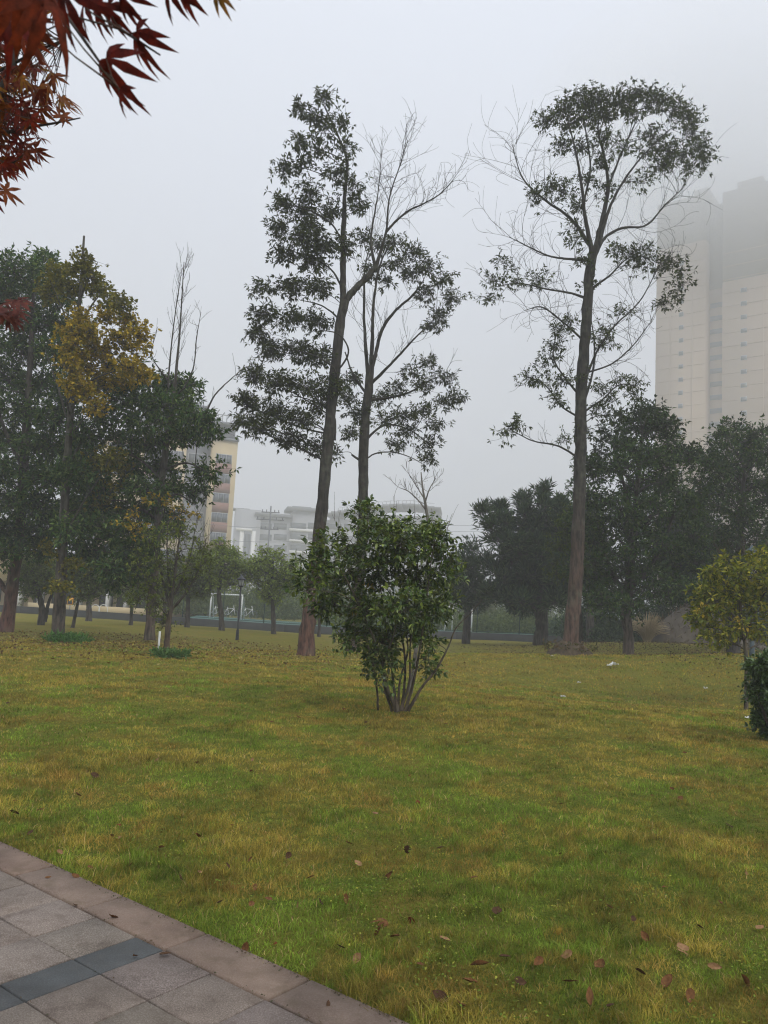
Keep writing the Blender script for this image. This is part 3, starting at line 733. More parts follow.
for c in [(324, 99, 6, 7), (301, 109, 7, 6), (340, 121, 8, 7), (326, 126, 9, 7), (313, 116, 6, 5), (298, 141, 8, 8), (318, 148, 12, 8), (345, 148, 7, 8), (284, 168, 8, 10), (300, 165, 8, 6), (335, 172, 14, 8), (310, 190, 12, 8),
          (352, 188, 8, 8), (282, 203, 9, 7), (302, 212, 13, 8), (330, 212, 12, 8), (279, 228, 9, 9), (302, 238, 14, 9), (325, 245, 13, 9), (286, 255, 12, 8),
          (312, 262, 15, 9), (262, 287, 9, 5), (292, 288, 14, 9), (318, 288, 13, 9), (263, 313, 11, 7), (288, 318, 15, 9), (316, 322, 13, 9), (255, 332, 9, 7),
          (272, 348, 16, 9), (302, 352, 15, 10), (322, 356, 9, 9), (254, 374, 12, 9), (280, 382, 16, 9), (308, 386, 14, 10), (248, 402, 12, 9), (272, 412, 16, 9),
          (300, 418, 15, 9), (322, 404, 9, 9), (262, 427, 14, 8), (290, 440, 14, 8), (333, 386, 9, 8), (245, 423, 8, 7), (345, 245, 8, 8), (316, 446, 10, 7), (310, 225, 10, 8), (357, 205, 6, 6)]:
    x, y, rx, ry = c; A.clump(x, y, rx * 1.05, ry * 1.12, 14 + int(rx * ry / (6 if y < 200 else 3.6)), 2, 6, .165, .058, DKG, spread=.16, droop=.8)
A.done()

# ---- tree B: thinner tree behind it
B = Tree('tall_tree', 'thinner tall tree with an arching crown rising straight behind the round bush', 'tree', ground_at(352, 31), 31, seed=5, lowz=4, low=(.09, .06, .048))
B.limb([(352, 650, 6.2), (358, 590, 5.6), (363, 530, 5.1), (363, 470, 4.9), (366, 410, 4.8), (369, 385, 4.6), (370, 366, 4.0)], trunk=True)
B.limb([(364, 478, 2.2), (361, 462, 1.8), (352, 455, 1.4)], 0, 6)
b1 = B.limb([(368, 375, 3.2), (365, 340, 2.4), (364, 297, 1.8), (366, 262, 1.0), (372, 240, .5)], 0, 6, dYend=1)
b2 = B.limb([(371, 370, 3.6), (372, 345, 2.8), (374, 300, 2.0), (381, 262, 1.2), (392, 240, .5)], 0, 6, dYend=-1)
b3 = B.limb([(371, 370, 3.4), (376, 352, 2.6), (382, 330, 2.3), (396, 310, 1.8), (412, 296, 1.4), (424, 280, .7)], 0, 6, dYend=.5)
b4 = B.limb([(370, 385, 2.4), (385, 370, 1.8), (402, 352, 1.4), (418, 335, 1.0), (432, 322, .5)], 0, 6, dYend=-1)
b5 = B.limb([(368, 400, 2.4), (388, 398, 1.6), (410, 392, 1.2), (430, 380, .8), (445, 375, .5)], 0, 6)
b6 = B.limb([(365, 440, 1.9), (385, 425, 1.3), (410, 430, 1.0), (430, 445, .5)], 0, 6)
b7 = B.limb([(363, 462, 1.2), (372, 455, 1.0), (390, 452, .8), (412, 458, .6), (426, 466, .3)], 0, 6)
b8 = B.limb([(367, 395, 2.0), (352, 372, 1.4), (345, 352, .9)], 0, 6)
for l in (b1, b2, b3, b4): B.spray_on(l, 10, 1.5, .009, 1, .15, up=.7, curl=.4)
B.spray_on(b5, 8, 1.0, .009, 1, .2); B.spray_on(b7, 5, .6, .008, 0, .4)
for c in [(363, 238, 8, 6), (378, 244, 9, 7), (395, 241, 10, 7), (412, 252, 10, 7), (428, 266, 10, 8), (443, 280, 9, 8), (450, 297, 7, 9), (440, 315, 8, 8), (430, 326, 6, 5), (412, 273, 9, 7), (397, 264, 10, 7),
          (425, 292, 9, 7), (372, 268, 8, 7), (385, 282, 7, 5), (352, 378, 9, 8), (345, 398, 8, 8), (356, 412, 10, 8), (378, 396, 9, 7), (396, 388, 9, 7), (412, 372, 8, 5), (428, 362, 7, 5), (424, 385, 9, 6), (447, 376, 9, 6), (454, 399, 7, 8), (441, 402, 7, 6),
          (422, 410, 10, 7), (402, 416, 11, 7), (384, 420, 9, 7), (408, 432, 10, 6), (428, 446, 9, 8), (398, 444, 9, 6), (350, 432, 9, 7), (436, 425, 7, 6), (334, 452, 5, 6), (427, 460, 6, 5)]:
    x, y, rx, ry = c; B.clump(x, y, rx * 1.05, ry * 1.1, 10 + int(rx * ry / 4.5), 2, 6, .17, .058, DKG, spread=.16, droop=.8)
B.done()

# ---- tree C: tall tree on the mound, right
Cc = Tree('tall_tree', 'tallest tree with an open umbrella crown standing on the low mound at right', 'tree', P(569, 654, 28), 28, seed=9, lowz=6, bark=(.030, .026, .022), low=(.105, .062, .045))
Cc.limb([(569, 654, 8.2), (571, 630, 7.8), (575, 590, 7.2), (578, 530, 6.5), (580, 455, 6.0), (581, 400, 5.8), (586, 322, 5.4), (590, 270, 5.0), (594, 248, 4.7)], trunk=True)
cl_ = {}
def CL(nm, pts, dYend=0, k=6):
    cl_[nm] = Cc.limb([(*z3(x, y), r) for x, y, r in pts], 0, k, dYend=dYend); return cl_[nm]
CL('a', [(320, 470, 4.2), (342, 380, 3.2), (356, 300, 2.5), (345, 220, 1.7), (330, 150, 1.1), (340, 90, .4)], .5)
CL('b', [(316, 470, 3.8), (300, 400, 2.6), (288, 300, 1.9), (270, 200, 1.3), (250, 120, .5)], -1)
CL('c', [(308, 450, 3.0), (262, 385, 2.0), (200, 340, 1.5), (140, 285, 1.0), (108, 190, .35)], .8)
CL('d', [(332, 450, 3.0), (362, 350, 2.0), (400, 280, 1.5), (470, 195, 1.0), (530, 140, .4)], -.8)
CL('a2', [(350, 320, 1.8), (380, 240, 1.4), (420, 150, 1.0), (450, 80, .4)], 1.2)
CL('b2', [(294, 340, 1.6), (310, 250, 1.3), (300, 170, 1.0), (290, 100, .4)], 1.4)
CL('e', [(322, 480, 2.6), (350, 430, 2.0), (390, 408, 1.7), (450, 402, 1.2), (505, 345, .9), (548, 305, .4)], .6)
CL('f', [(305, 490, 2.2), (262, 488, 1.6), (200, 478, 1.1), (150, 455, .8), (100, 430, .35)], -.6)
CL('g', [(300, 590, 2.0), (270, 578, 1.5), (200, 565, 1.1), (120, 550, .8), (60, 560, .4)], .5)
CL('h', [(300, 790, 1.8), (330, 720, 1.4), (372, 660, 1.2), (430, 605, .9), (490, 500, .5)], -.7)
CL('h2', [(318, 560, 2.0), (360, 530, 1.3), (400, 490, .9), (440, 470, .5)], .7)
CL('i', [(292, 860, 2.2), (316, 780, 1.4), (320, 700, 1.0), (312, 640, .6)], .5)
CL('j', [(285, 840, 1.8), (250, 800, 1.2), (215, 740, .9), (225, 670, .5)], -.5)
CL('k', [(290, 900, 1.6), (240, 870, 1.1), (190, 810, .8), (150, 790, .4)], .5)
CL('l', [(295, 880, 1.6), (340, 850, 1.1), (390, 810, .8), (430, 815, .4)], -.5)
CL('m', [(280, 1000, 1.6), (230, 970, 1.2), (160, 955, .9), (110, 930, .5)], .6)
CL('n', [(296, 700, 1.6), (240, 650, 1.1), (180, 610, .9), (140, 620, .4)], -.8)
CL('o', [(300, 780, 1.5), (360, 760, 1.1), (420, 710, .9), (465, 650, .4)], .9)
for nm, n, L in (('c', 20, 2.3), ('e', 16, 2.0), ('f', 14, 1.9), ('d', 10, 1.5), ('g', 14, 1.6), ('h', 16, 1.9), ('n', 12, 1.6), ('o', 12, 1.6), ('b', 10, 1.4), ('a', 8, 1.2), ('a2', 8, 1.2), ('b2', 8, 1.2), ('h2', 8, 1.4), ('j', 7, 1.1), ('i', 6, 1.0), ('m', 6, .8), ('k', 6, .9), ('l', 6, .9)):
    Cc.spray_on(cl_[nm], n, L, .010, 1, .15, up=.6, curl=1.0)
CT = [(.044, .064, .018), (.060, .082, .022), (.030, .044, .016), (.080, .100, .028)]
for c in [(195, 130, 30, 16), (240, 98, 34, 20), (285, 78, 36, 22), (335, 78, 36, 26), (385, 82, 34, 24), (432, 56, 34, 22), (482, 78, 36, 22), (525, 98, 28, 22), (562, 120, 22, 24), (572, 160, 22, 22), (590, 200, 22, 24),
          (600, 228, 18, 14), (566, 255, 14, 9), (545, 220, 22, 16), (505, 205, 24, 18), (470, 165, 28, 20), (485, 255, 18, 14), (500, 240, 16, 14), (350, 120, 32, 20), (305, 115, 30, 20), (258, 135, 26, 18), (240, 190, 20, 14), (290, 195, 20, 16),
          (345, 170, 22, 20), (340, 235, 14, 18), (385, 195, 18, 14), (420, 110, 20, 16), (300, 285, 12, 16), (352, 300, 10, 18), (240, 312, 22, 16), (172, 322, 20, 12), (440, 290, 12, 10), (280, 350, 14, 14), (455, 215, 14, 10), (210, 300, 16, 12)]:
    x, y, rx, ry = c; Cc.clump(*z3(x, y), rx / 2.9, ry / 2.8, 9 + int(rx * ry / 24), 2, 6, .15, .055, CT, spread=.20, droop=.7)
for c in [(372, 462, 24, 18), (415, 468, 26, 22), (455, 480, 28, 22), (495, 502, 24, 18), (528, 495, 18, 12), (540, 525, 18, 18), (548, 552, 14, 12), (500, 600, 20, 16), (530, 582, 16, 12), (430, 505, 22, 14), (85, 495, 22, 14), (60, 540, 26, 16),
          (50, 590, 16, 14), (120, 545, 18, 12), (182, 536, 24, 14), (228, 668, 18, 22), (222, 710, 22, 18), (262, 648, 14, 12), (208, 742, 22, 12), (342, 678, 24, 22), (355, 700, 18, 16), (392, 622, 16, 14), (268, 405, 14, 16), (272, 440, 16, 16),
          (292, 492, 12, 26), (150, 790, 18, 12), (190, 802, 20, 14), (240, 800, 24, 16), (222, 852, 22, 16), (182, 765, 16, 10), (340, 822, 18, 16), (380, 800, 22, 12), (420, 808, 22, 16), (432, 835, 14, 12), (362, 852, 18, 14), (330, 872, 16, 14), (285, 795, 18, 16),
          (108, 925, 18, 12), (125, 905, 16, 10), (90, 940, 12, 10), (355, 890, 14, 10), (240, 955, 10, 14), (292, 930, 12, 12), (386, 770 + 118, 14, 12), (300, 560, 10, 12)]:
    x, y, rx, ry = c; Cc.clump(*z3(x, y), rx / 2.9, ry / 2.8, 6 + int(rx * ry / 42), 2, 6, .15, .055, CT, spread=.17, droop=.7)
# root flare with litter of debris at the foot
fo = MB(); rgx = np.random.default_rng(4)
Cc.done()
root = empty('soil_heap', Cc.base, 'small heap of soil and dry leaves round the foot of the tallest tree', 'heap')
th = np.linspace(0, 2 * pi, 25)[:-1]; V = []; rings = [(.80, -.06), (.68, .08), (.55, .22), (.44, .34), (.30, .44)]
for r_, z_ in rings:
    for a_ in th: 
        rr = r_ * (1 + .12 * sin(3 * a_ + 1) + rgx.normal(0, .05)); V.append([Cc.base[0] + rr * cos(a_), Cc.base[1] + rr * sin(a_) * .8, Cc.base[2] + z_ + rgx.normal(0, .02)])
Fq = [(i * 24 + j, i * 24 + (j + 1) % 24, (i + 1) * 24 + (j + 1) % 24, (i + 1) * 24 + j) for i in range(4) for j in range(24)]
np_mesh('soil', V, Fq, 4, m_plain('soil', (.085, .062, .038), .95, .5, 7, .8), root)
def litter_leaves(center, n, sx, sy, sz, L, cols, name, mat, parent, up=.3, seed=2, wr=.4):
    rg = np.random.default_rng(seed); p = np.array(center) + np.clip(rg.normal(0, 1, (n, 3)), -1.7, 1.7) * [sx, sy, sz]
    d = nrm(rg.normal(0, 1, (n, 3)) + [0, 0, up]); nn = nrm(rg.normal(0, .5, (n, 3)) + [0, 0, 1])
    V, Fq = scatter(DIAMOND[0], DIAMOND[1], p, d, nn, L * rg.uniform(.6, 1.3, n), L * wr * rg.uniform(.6, 1.3, n))
    c = np.array(cols)[rg.integers(0, len(cols), n)] * rg.uniform(.7, 1.3, (n, 1))
    return np_mesh(name, V, Fq, 3, mat, parent, tint=c.repeat(4, 0))
litter_leaves(Cc.base + [0, -.2, .24], 420, .5, .3, .1, .13, [(.10, .065, .035), (.16, .11, .06), (.06, .07, .025), (.09, .09, .03)], 'dry_leaves', LEAFM, root, .6)

# ---- the bush in the middle
BU = Tree('round_bush', 'dense round glossy bush with many pale stems in the middle of the lawn', 'bush', P(396, 711, 12), 12, seed=12, bark=(.085, .066, .045), low=(.10, .075, .05), lowz=.8)
bs = [[(396, 711, 3.6), (388, 690, 2.6), (380, 655, 2.1), (368, 625, 1.7), (352, 590, 1.3), (335, 560, .8)],
      [(378, 710, 1.8), (377, 690, 1.7), (372, 660, 1.5), (365, 635, 1.0)],
      [(398, 712, 3.0), (394, 690, 2.2), (392, 660, 1.9), (385, 620, 1.5), (378, 570, .9), (370, 515, .5)],
      [(402, 711, 3.0), (404, 690, 2.2), (405, 660, 1.9), (400, 620, 1.5), (404, 570, .9), (405, 530, .5)],
      [(405, 711, 3.0), (412, 688, 2.3), (418, 660, 1.9), (424, 620, 1.4), (430, 570, 1.0), (436, 530, .5)],
      [(408, 711, 3.2), (420, 690, 2.2), (437, 668, 1.8), (449, 645, 1.3), (456, 628, 1.0), (470, 614, .8), (482, 600, .4)],
      [(400, 711, 2.6), (409, 684, 1.8), (410, 650, 1.6), (414, 610, 1.2), (418, 560, .7)],
      [(392, 711, 2.4), (384, 684, 1.8), (384, 662, 1.5), (395, 630, 1.2), (390, 590, .9)],
      [(398, 712, 2.4), (400, 680, 1.7), (408, 650, 1.4), (398, 610, 1.0), (350, 540, .6)]]
BU.lw = .6
for i, l in enumerate(bs): BU.limb(l, 0 if i in (0,) else BU.rg.uniform(-.12, .12), 8, dYend=BU.rg.uniform(-.8, .8))
GL = [(.050, .092, .016), (.070, .122, .020), (.030, .056, .013), (.165, .215, .034), (.10, .132, .022)]
def bumass():
    for x, y, rx, ry, n in [(340, 545, 26, 18, 20), (315, 565, 18, 16, 14), (308, 585, 12, 14, 8), (372, 530, 20, 14, 14), (385, 525, 14, 10, 8), (400, 540, 26, 16, 18), (432, 540, 20, 16, 16), (436, 530, 12, 10, 7), (440, 560, 16, 18, 16),
                            (355, 575, 30, 18, 24), (395, 570, 32, 20, 28), (430, 585, 22, 18, 20), (335, 600, 24, 16, 16), (320, 605, 12, 10, 6), (368, 608, 28, 18, 24), (405, 605, 28, 18, 24), (436, 608, 16, 14, 12),
                            (360, 635, 16, 16, 12), (348, 632, 8, 12, 5), (382, 640, 18, 18, 16), (408, 628, 18, 14, 14), (372, 655, 8, 10, 5), (384, 662, 8, 12, 7), (430, 640, 12, 12, 6), (426, 655, 8, 10, 5), (388, 676, 7, 9, 4), (428, 668, 6, 7, 3), (345, 640, 7, 10, 4), (373, 668, 5, 8, 3), (362, 515, 6, 10, 4), (368, 508, 7, 6, 4), (402, 522, 5, 8, 3),
                            (408, 550, 30, 20, 16), (420, 625, 14, 10, 8), (380, 550, 30, 20, 16), (452, 575, 8, 12, 5), (450, 600, 8, 10, 3), (326, 545, 12, 8, 5)]:
        BU.clump(x, y, rx, ry, max(6, int(n * 1.5)), 4, 5, .088, .044, GL, spread=.085, droop=.45, tmpl=LEAF6, depth=.75)
bumass()
for p_, d_ in (((404, 560), (.1, 0, 1)), ((370, 560), (0, 0, 1)), ((440, 560), (.25, 0, 1)), ((350, 560), (-.4, 0, 1)), ((395, 545), (-.1, 0, 1))):
    BU.spray(P(*p_, 12), d_, .75, .006, 1, up=.3, curl=.15, kids=3, fan=.4)
BU.clump(352, 598, 20, 16, 3, 3, 5, .09, .046, [(.35, .26, .03)], spread=.05, tmpl=LEAF6, depth=.7)
BU.clump(402, 572, 24, 20, 4, 3, 5, .09, .046, [(.13, .15, .03)], spread=.05, tmpl=LEAF6, depth=.7)
BU.done(GLOSSLEAF)

# ---- bare slim tree behind the bush
t = Tree('bare_sapling', 'slim leafless pale sapling rising above the right of the round bush', 'tree', ground_at(414, 15), 15, seed=21, bark=(.17, .155, .14), low=(.14, .12, .1), lowz=1)
l = t.limb([(414, 695, 2.0), (420, 620, 1.9), (428, 560, 1.8), (429, 530, 1.7), (426, 508, 1.4), (423, 490, 1.0), (421, 472, .5)], trunk=True)
l2 = t.limb([(426, 510, 1.1), (416, 498, .8), (406, 490, .6), (400, 488, .3)]); l3 = t.limb([(425, 503, 1.0), (430, 488, .7), (436, 478, .35)]); l4 = t.limb([(424, 498, .9), (415, 484, .6), (409, 474, .3)])
for q_ in (l, l2, l3, l4): t.spray_on(q_, 5, .35, .005, 1, .55 if q_ is l else .3, up=.5, curl=.3)
t.done()

# ---- left group
DK2 = [(.042, .092, .026), (.064, .130, .036), (.026, .058, .019), (.12, .175, .050)]
E1 = Tree('evergreen_tree', 'broad dark evergreen tree with a leaning red-brown trunk at the left edge', 'tree', P(6, 632, 32), 32, seed=31, lowz=5, low=(.13, .06, .045), bark=(.05, .04, .035))
E1.limb([(6, 632, 6.8), (11, 600, 6.2), (15, 570, 5.4), (20, 530, 4.6), (24, 470, 4.5), (28, 400, 3.5), (32, 330, 2.2), (34, 280, 1)], trunk=True)
E1.limb([(12, 598, 4), (2, 585, 3.2), (-12, 565, 2.4), (-30, 520, 1.2)], 0, 8, dYend=1)
E1.limb([(24, 470, 3), (5, 430, 2), (-10, 380, 1)], 0, 6, dYend=-1.5); E1.limb([(22, 500, 3), (45, 450, 2), (62, 400, 1)], 0, 6, dYend=1.5)
for c in [(15, 268, 18, 13), (45, 266, 14, 12), (-8, 290, 18, 14), (30, 290, 22, 14), (60, 292, 16, 14), (10, 318, 24, 15), (48, 322, 24, 15), (74, 330, 12, 12), (-12, 345, 20, 16), (26, 350, 24, 15), (60, 355, 20, 15), (8, 378, 24, 15),
          (42, 384, 24, 15), (72, 392, 14, 14), (-10, 410, 20, 16), (24, 412, 24, 15), (58, 420, 20, 15), (8, 440, 24, 15), (42, 446, 24, 15), (74, 450, 16, 14), (-8, 470, 20, 15), (24, 474, 24, 15), (56, 478, 22, 14), (8, 502, 24, 14),
          (40, 506, 24, 14), (70, 510, 18, 14), (-6, 530, 20, 13), (24, 534, 22, 12), (50, 530, 16, 10), (4, 552, 16, 9), (38, 548, 14, 8), (-25, 440, 20, 20), (-30, 520, 20, 20), (-30, 370, 20, 20)]:
    x, y, rx, ry = c; E1.clump(x, y, rx, ry, 22 + int(rx * ry / 9), 4, 6, .20, .085, DK2, spread=.30, depth=2.0)
E1.done()

GK = Tree('ginkgo_tree', 'tall thin tree with golden yellow leaves and a bare pole-like tip', 'tree', P(58, 640, 28), 28, seed=33, lowz=5, low=(.085, .065, .05), bark=(.065, .058, .048))
GK.limb([(58, 640, 6.2), (60, 600, 5.4), (62, 560, 5.0), (66, 480, 4.0), (72, 400, 3.2), (78, 320, 2.0), (82, 270, 1.4), (84, 236, 1.1)], trunk=True)
for a_, b_, dy in (((66, 470), (110, 400), 1), ((70, 430), (45, 350), .6), ((73, 390), (120, 330), -1), ((76, 350), (50, 280), -.8), ((78, 330), (108, 285), .6), ((63, 540), (105, 470), -1.4), ((80, 300), (98, 262), -.4)):
    GK.limb([(*a_, 1.6), ((a_[0] + b_[0]) / 2, (a_[1] + b_[1]) / 2 - 4, 1.1), (*b_, .4)], 0, 6, dYend=dy)
GKC = [(.38, .27, .025), (.46, .32, .025), (.28, .22, .025), (.2, .18, .02)]; GKG = [(.16, .16, .025), (.24, .21, .028), (.11, .12, .02)]
for i, (x, y, rx, ry) in enumerate([(180, 150, 24, 16), (230, 140, 26, 20), (250, 118, 10, 14), (272, 165, 26, 18), (160, 190, 22, 18), (220, 200, 30, 20), (285, 205, 28, 18), (150, 225, 18, 16), (330, 240, 24, 18), (362, 252, 22, 20), (320, 290, 26, 20), (382, 300, 24, 22),
          (240, 285, 26, 20), (220, 330, 30, 22), (262, 330, 28, 22), (404, 335, 24, 20), (350, 350, 28, 22), (212, 380, 28, 22), (262, 385, 28, 22), (402, 378, 24, 22), (305, 385, 26, 22), (200, 430, 22, 20), (260, 440, 28, 22), (320, 430, 26, 20), (380, 430, 26, 20),
          (418, 452, 18, 14), (240, 482, 26, 18), (300, 482, 26, 18), (352, 480, 24, 18), (210, 492, 18, 14), (262, 512, 20, 14), (290, 550, 16, 12), (330, 700, 26, 18), (290, 740, 26, 18), (352, 732, 22, 14), (310, 790, 18, 18), (280, 715, 18, 14), (300, 835, 12, 14),
          (150, 965, 10, 10), (215, 1020, 10, 14), (182, 1080, 8, 8)]):
    GK.clump(*z4(x, y), rx / 2.954, ry / 2.954, 9 + int(rx * ry / 60), 5, 6, .115, .10, GKG if (i < 10 or 31 < i) else GKC, spread=.20, dY=GK.rg.uniform(-1.9, -.2) if 9 < i < 32 else None, droop=.7, depth=1.2)
GK.done()

E2 = Tree('evergreen_tree', 'dark evergreen tree with drooping boughs and two leafless upright tips', 'tree', P(150, 636, 29), 29, seed=35, lowz=5, low=(.09, .065, .05), bark=(.06, .052, .045))
E2.limb([(150, 636, 4.9), (152, 600, 4.6), (155, 560, 4.3), (160, 500, 3.8), (167, 440, 2.9), (173, 400, 1.9), (179, 340, 1.0), (184, 262, .35)], trunk=True)
e2 = E2.limb([(168, 430, 2.0), (168, 390, 1.4), (172, 340, .9), (182, 268, .35)], 0, 6, dYend=.8)
e3 = E2.limb([(176, 400, 1.2), (192, 372, .9), (197, 335, .6), (201, 312, .3)], 0, 6)
e4 = E2.limb([(170, 450, 1.8), (200, 425, 1.3), (215, 395, 1.0), (232, 378, .6), (247, 366, .3)], 0, 6)
e5 = E2.limb([(168, 380, 1.4), (160, 370, 1.0), (152, 356, .6), (157, 330, .3)], 0, 6)
E2.spray_on([*E2.limbpts[0][28:]], 18, 1.0, .009, 1, .05, up=.9, curl=.2, kids=3); E2.spray_on(e2, 14, .9, .008, 1, .35, up=.9, curl=.2, kids=3); E2.spray_on(e3, 10, .5, .008, 1, .3, kids=3); E2.spray_on(e4, 8, .8, .009, 0, .4); E2.spray_on(e5, 6, .6, .008, 0, .3)
for a_, b_ in (((167, 440), (215, 430)), ((163, 470), (208, 472)), ((160, 500), (195, 505)), ((162, 480), (110, 450)), ((158, 520), (100, 500)), ((168, 430), (120, 400)), ((170, 415), (190, 385))):
    E2.limb([(*a_, 1.8), ((a_[0] + b_[0]) / 2, (a_[1] + b_[1]) / 2 - 8, 1.3), (*b_, .5)], 0, 6, dYend=E2.rg.uniform(-1.2, 1.2))
for c in [(135, 372, 14, 8), (112, 388, 16, 9), (152, 384, 16, 9), (172, 384, 14, 8), (190, 384, 8, 6), (128, 400, 18, 10), (160, 404, 18, 10), (184, 402, 14, 7), (104, 415, 18, 11), (140, 420, 20, 11), (172, 422, 16, 8), (196, 416, 14, 6), (88, 435, 16, 12), (120, 440, 20, 12),
          (152, 442, 18, 11), (184, 436, 14, 7), (208, 430, 12, 6), (100, 460, 20, 12), (134, 464, 20, 12), (164, 464, 16, 10), (207, 473, 12, 7), (88, 482, 18, 12), (118, 486, 20, 12), (148, 490, 18, 12), (172, 486, 8, 6), (194, 492, 10, 5),
          (100, 508, 18, 11), (130, 512, 18, 11), (158, 508, 14, 10), (84, 526, 16, 10), (114, 532, 18, 10), (142, 534, 14, 9), (170, 524, 8, 8), (96, 548, 14, 9), (126, 552, 14, 9), (112, 568, 10, 8), (146, 556, 8, 6), (115, 578, 6, 6), (136, 572, 7, 6), (84, 500, 16, 12), (80, 545, 14, 10), (75, 470, 14, 12), (86, 515, 14, 12), (70, 530, 12, 10), (102, 525, 16, 10)]:
    x, y, rx, ry = c; E2.clump(x, y, rx, ry, 16 + int(rx * ry / 9), 4, 6, .19, .075, DK2, spread=.24, depth=1.8, droop=.8)
for c in [(160, 500, 10, 5), (183, 511, 6, 4), (130, 515, 6, 6), (138, 528, 6, 5)]: E2.clump(*c, 5, 4, 6, .12, .1, GKC, spread=.2, dY=-2)
E2.done()

# ---- sapling with vase shaped crown
SP = Tree('young_tree', 'young tree with thin upright branches and sparse small leaves before the left trees', 'tree', P(165, 658, 21), 21, seed=41, lowz=1.6, low=(.12, .075, .05), bark=(.06, .05, .04))
SP.limb([(165, 658, 3.2), (167, 640, 2.7), (169, 620, 2.5), (171, 606, 2.4)], trunk=True)
sl_ = []
for pts in ([(171, 610, 2.2), (182, 598, 1.6), (194, 580, 1.3), (202, 560, 1.0), (206, 538, .5)], [(170, 606, 2.2), (164, 585, 1.6), (158, 560, 1.2), (150, 535, .5)], [(171, 606, 2.4), (174, 580, 1.7), (178, 550, 1.1), (181, 522, .5)],
            [(170, 608, 1.8), (160, 595, 1.3), (146, 580, 1.0), (136, 560, .5)], [(171, 602, 1.8), (168, 570, 1.3), (167, 545, .9), (168, 520, .4)], [(174, 595, 1.6), (186, 570, 1.1), (192, 548, .8), (195, 528, .4)], [(169, 618, 1.2), (158, 606, .9), (148, 602, .4)]):
    sl_.append(SP.limb(pts, 0, 6, dYend=SP.rg.uniform(-.9, .9)))
for l in sl_: SP.spray_on(l, 10, .8, .007, 1, .2, up=.8, curl=.25, kids=3)
for c in [(150, 540, 12, 9), (168, 530, 12, 9), (184, 532, 10, 8), (200, 545, 9, 9), (140, 562, 9, 10), (158, 562, 12, 10), (176, 556, 12, 10), (194, 566, 10, 9), (148, 582, 10, 8), (166, 584, 10, 8), (184, 582, 8, 7), (154, 604, 7, 6), (205, 560, 6, 7), (138, 598, 6, 5), (162, 622, 4, 8)]:
    x, y, rx, ry = c; SP.clump(x, y, rx, ry, 15, 3, 5, .085, .038, [(.13, .165, .035), (.18, .22, .045), (.09, .12, .03)], spread=.17, depth=.7, droop=0, up=.3)
SP.done()
g = MB(); p = P(158, 655, 21); g.box(p + [0, 0, .3], (.05, .03, .62)); tag(g.build('marker_stake', M_WHITE), 'short white marker stake beside the young tree', 'stake')

# ---- generic smaller trees
def small_tree(name, label, base_px, Y, trunk, blobs, cols, seed, Lf=(.16, .08), nsub=1.0, group=None, feather=False, spread=.22, low=(.06, .05, .042), bark=(.05, .045, .04), depth=None, kros=4, cat='tree'):
    b0 = P(base_px[0], base_px[1], Y)
    b0[2] = float(H(b0[0], b0[1])) if abs(float(H(b0[0], b0[1])) - b0[2]) < .6 else b0[2]
    t = Tree(name, label, cat, b0, Y, group, seed=seed, low=low, bark=bark, lowz=3)
    t.limb([(base_px[0], base_px[1], trunk[0][2])] + trunk[1:], trunk=True)
    for bl in [x for x in blobs if len(x) == 3 and isinstance(x[0], tuple)]: t.limb(list(bl), 0, 6, dYend=t.rg.uniform(-1, 1))
    for c in [x for x in blobs if not isinstance(x[0], tuple)]:
        x, y, rx, ry = c
        t.clump(x, y, rx, ry, max(4, int(nsub * (6 + rx * ry / 9))), kros, 5, Lf[0], Lf[1], cols, spread=spread, depth=depth, droop=0 if feather else .4, up=.8 if feather else 0)
    return t
def auto_blobs(x0, x1, y0, y1, n, r, seed, shape=.8):
    rg = np.random.default_rng(seed); out = []
    cx_, cy_ = (x0 + x1) / 2, (y0 + y1) / 2
    for i in range(n):
        a_ = rg.random() * 2 * pi; q_ = rg.random() ** .5
        out.append((cx_ + q_ * cos(a_) * (x1 - x0 - 2 * r) / 2, cy_ + q_ * sin(a_) * (y1 - y0 - 2 * r) / 2, r * rg.uniform(.7, 1.3), r * rg.uniform(.6, 1.1)))
    return out
LG = [(.22, .30, .055), (.27, .34, .07), (.17, .24, .05)]; MG = [(.13, .175, .055), (.165, .21, .06), (.095, .135, .048)]
GB = 'small trees in front of the sports court'
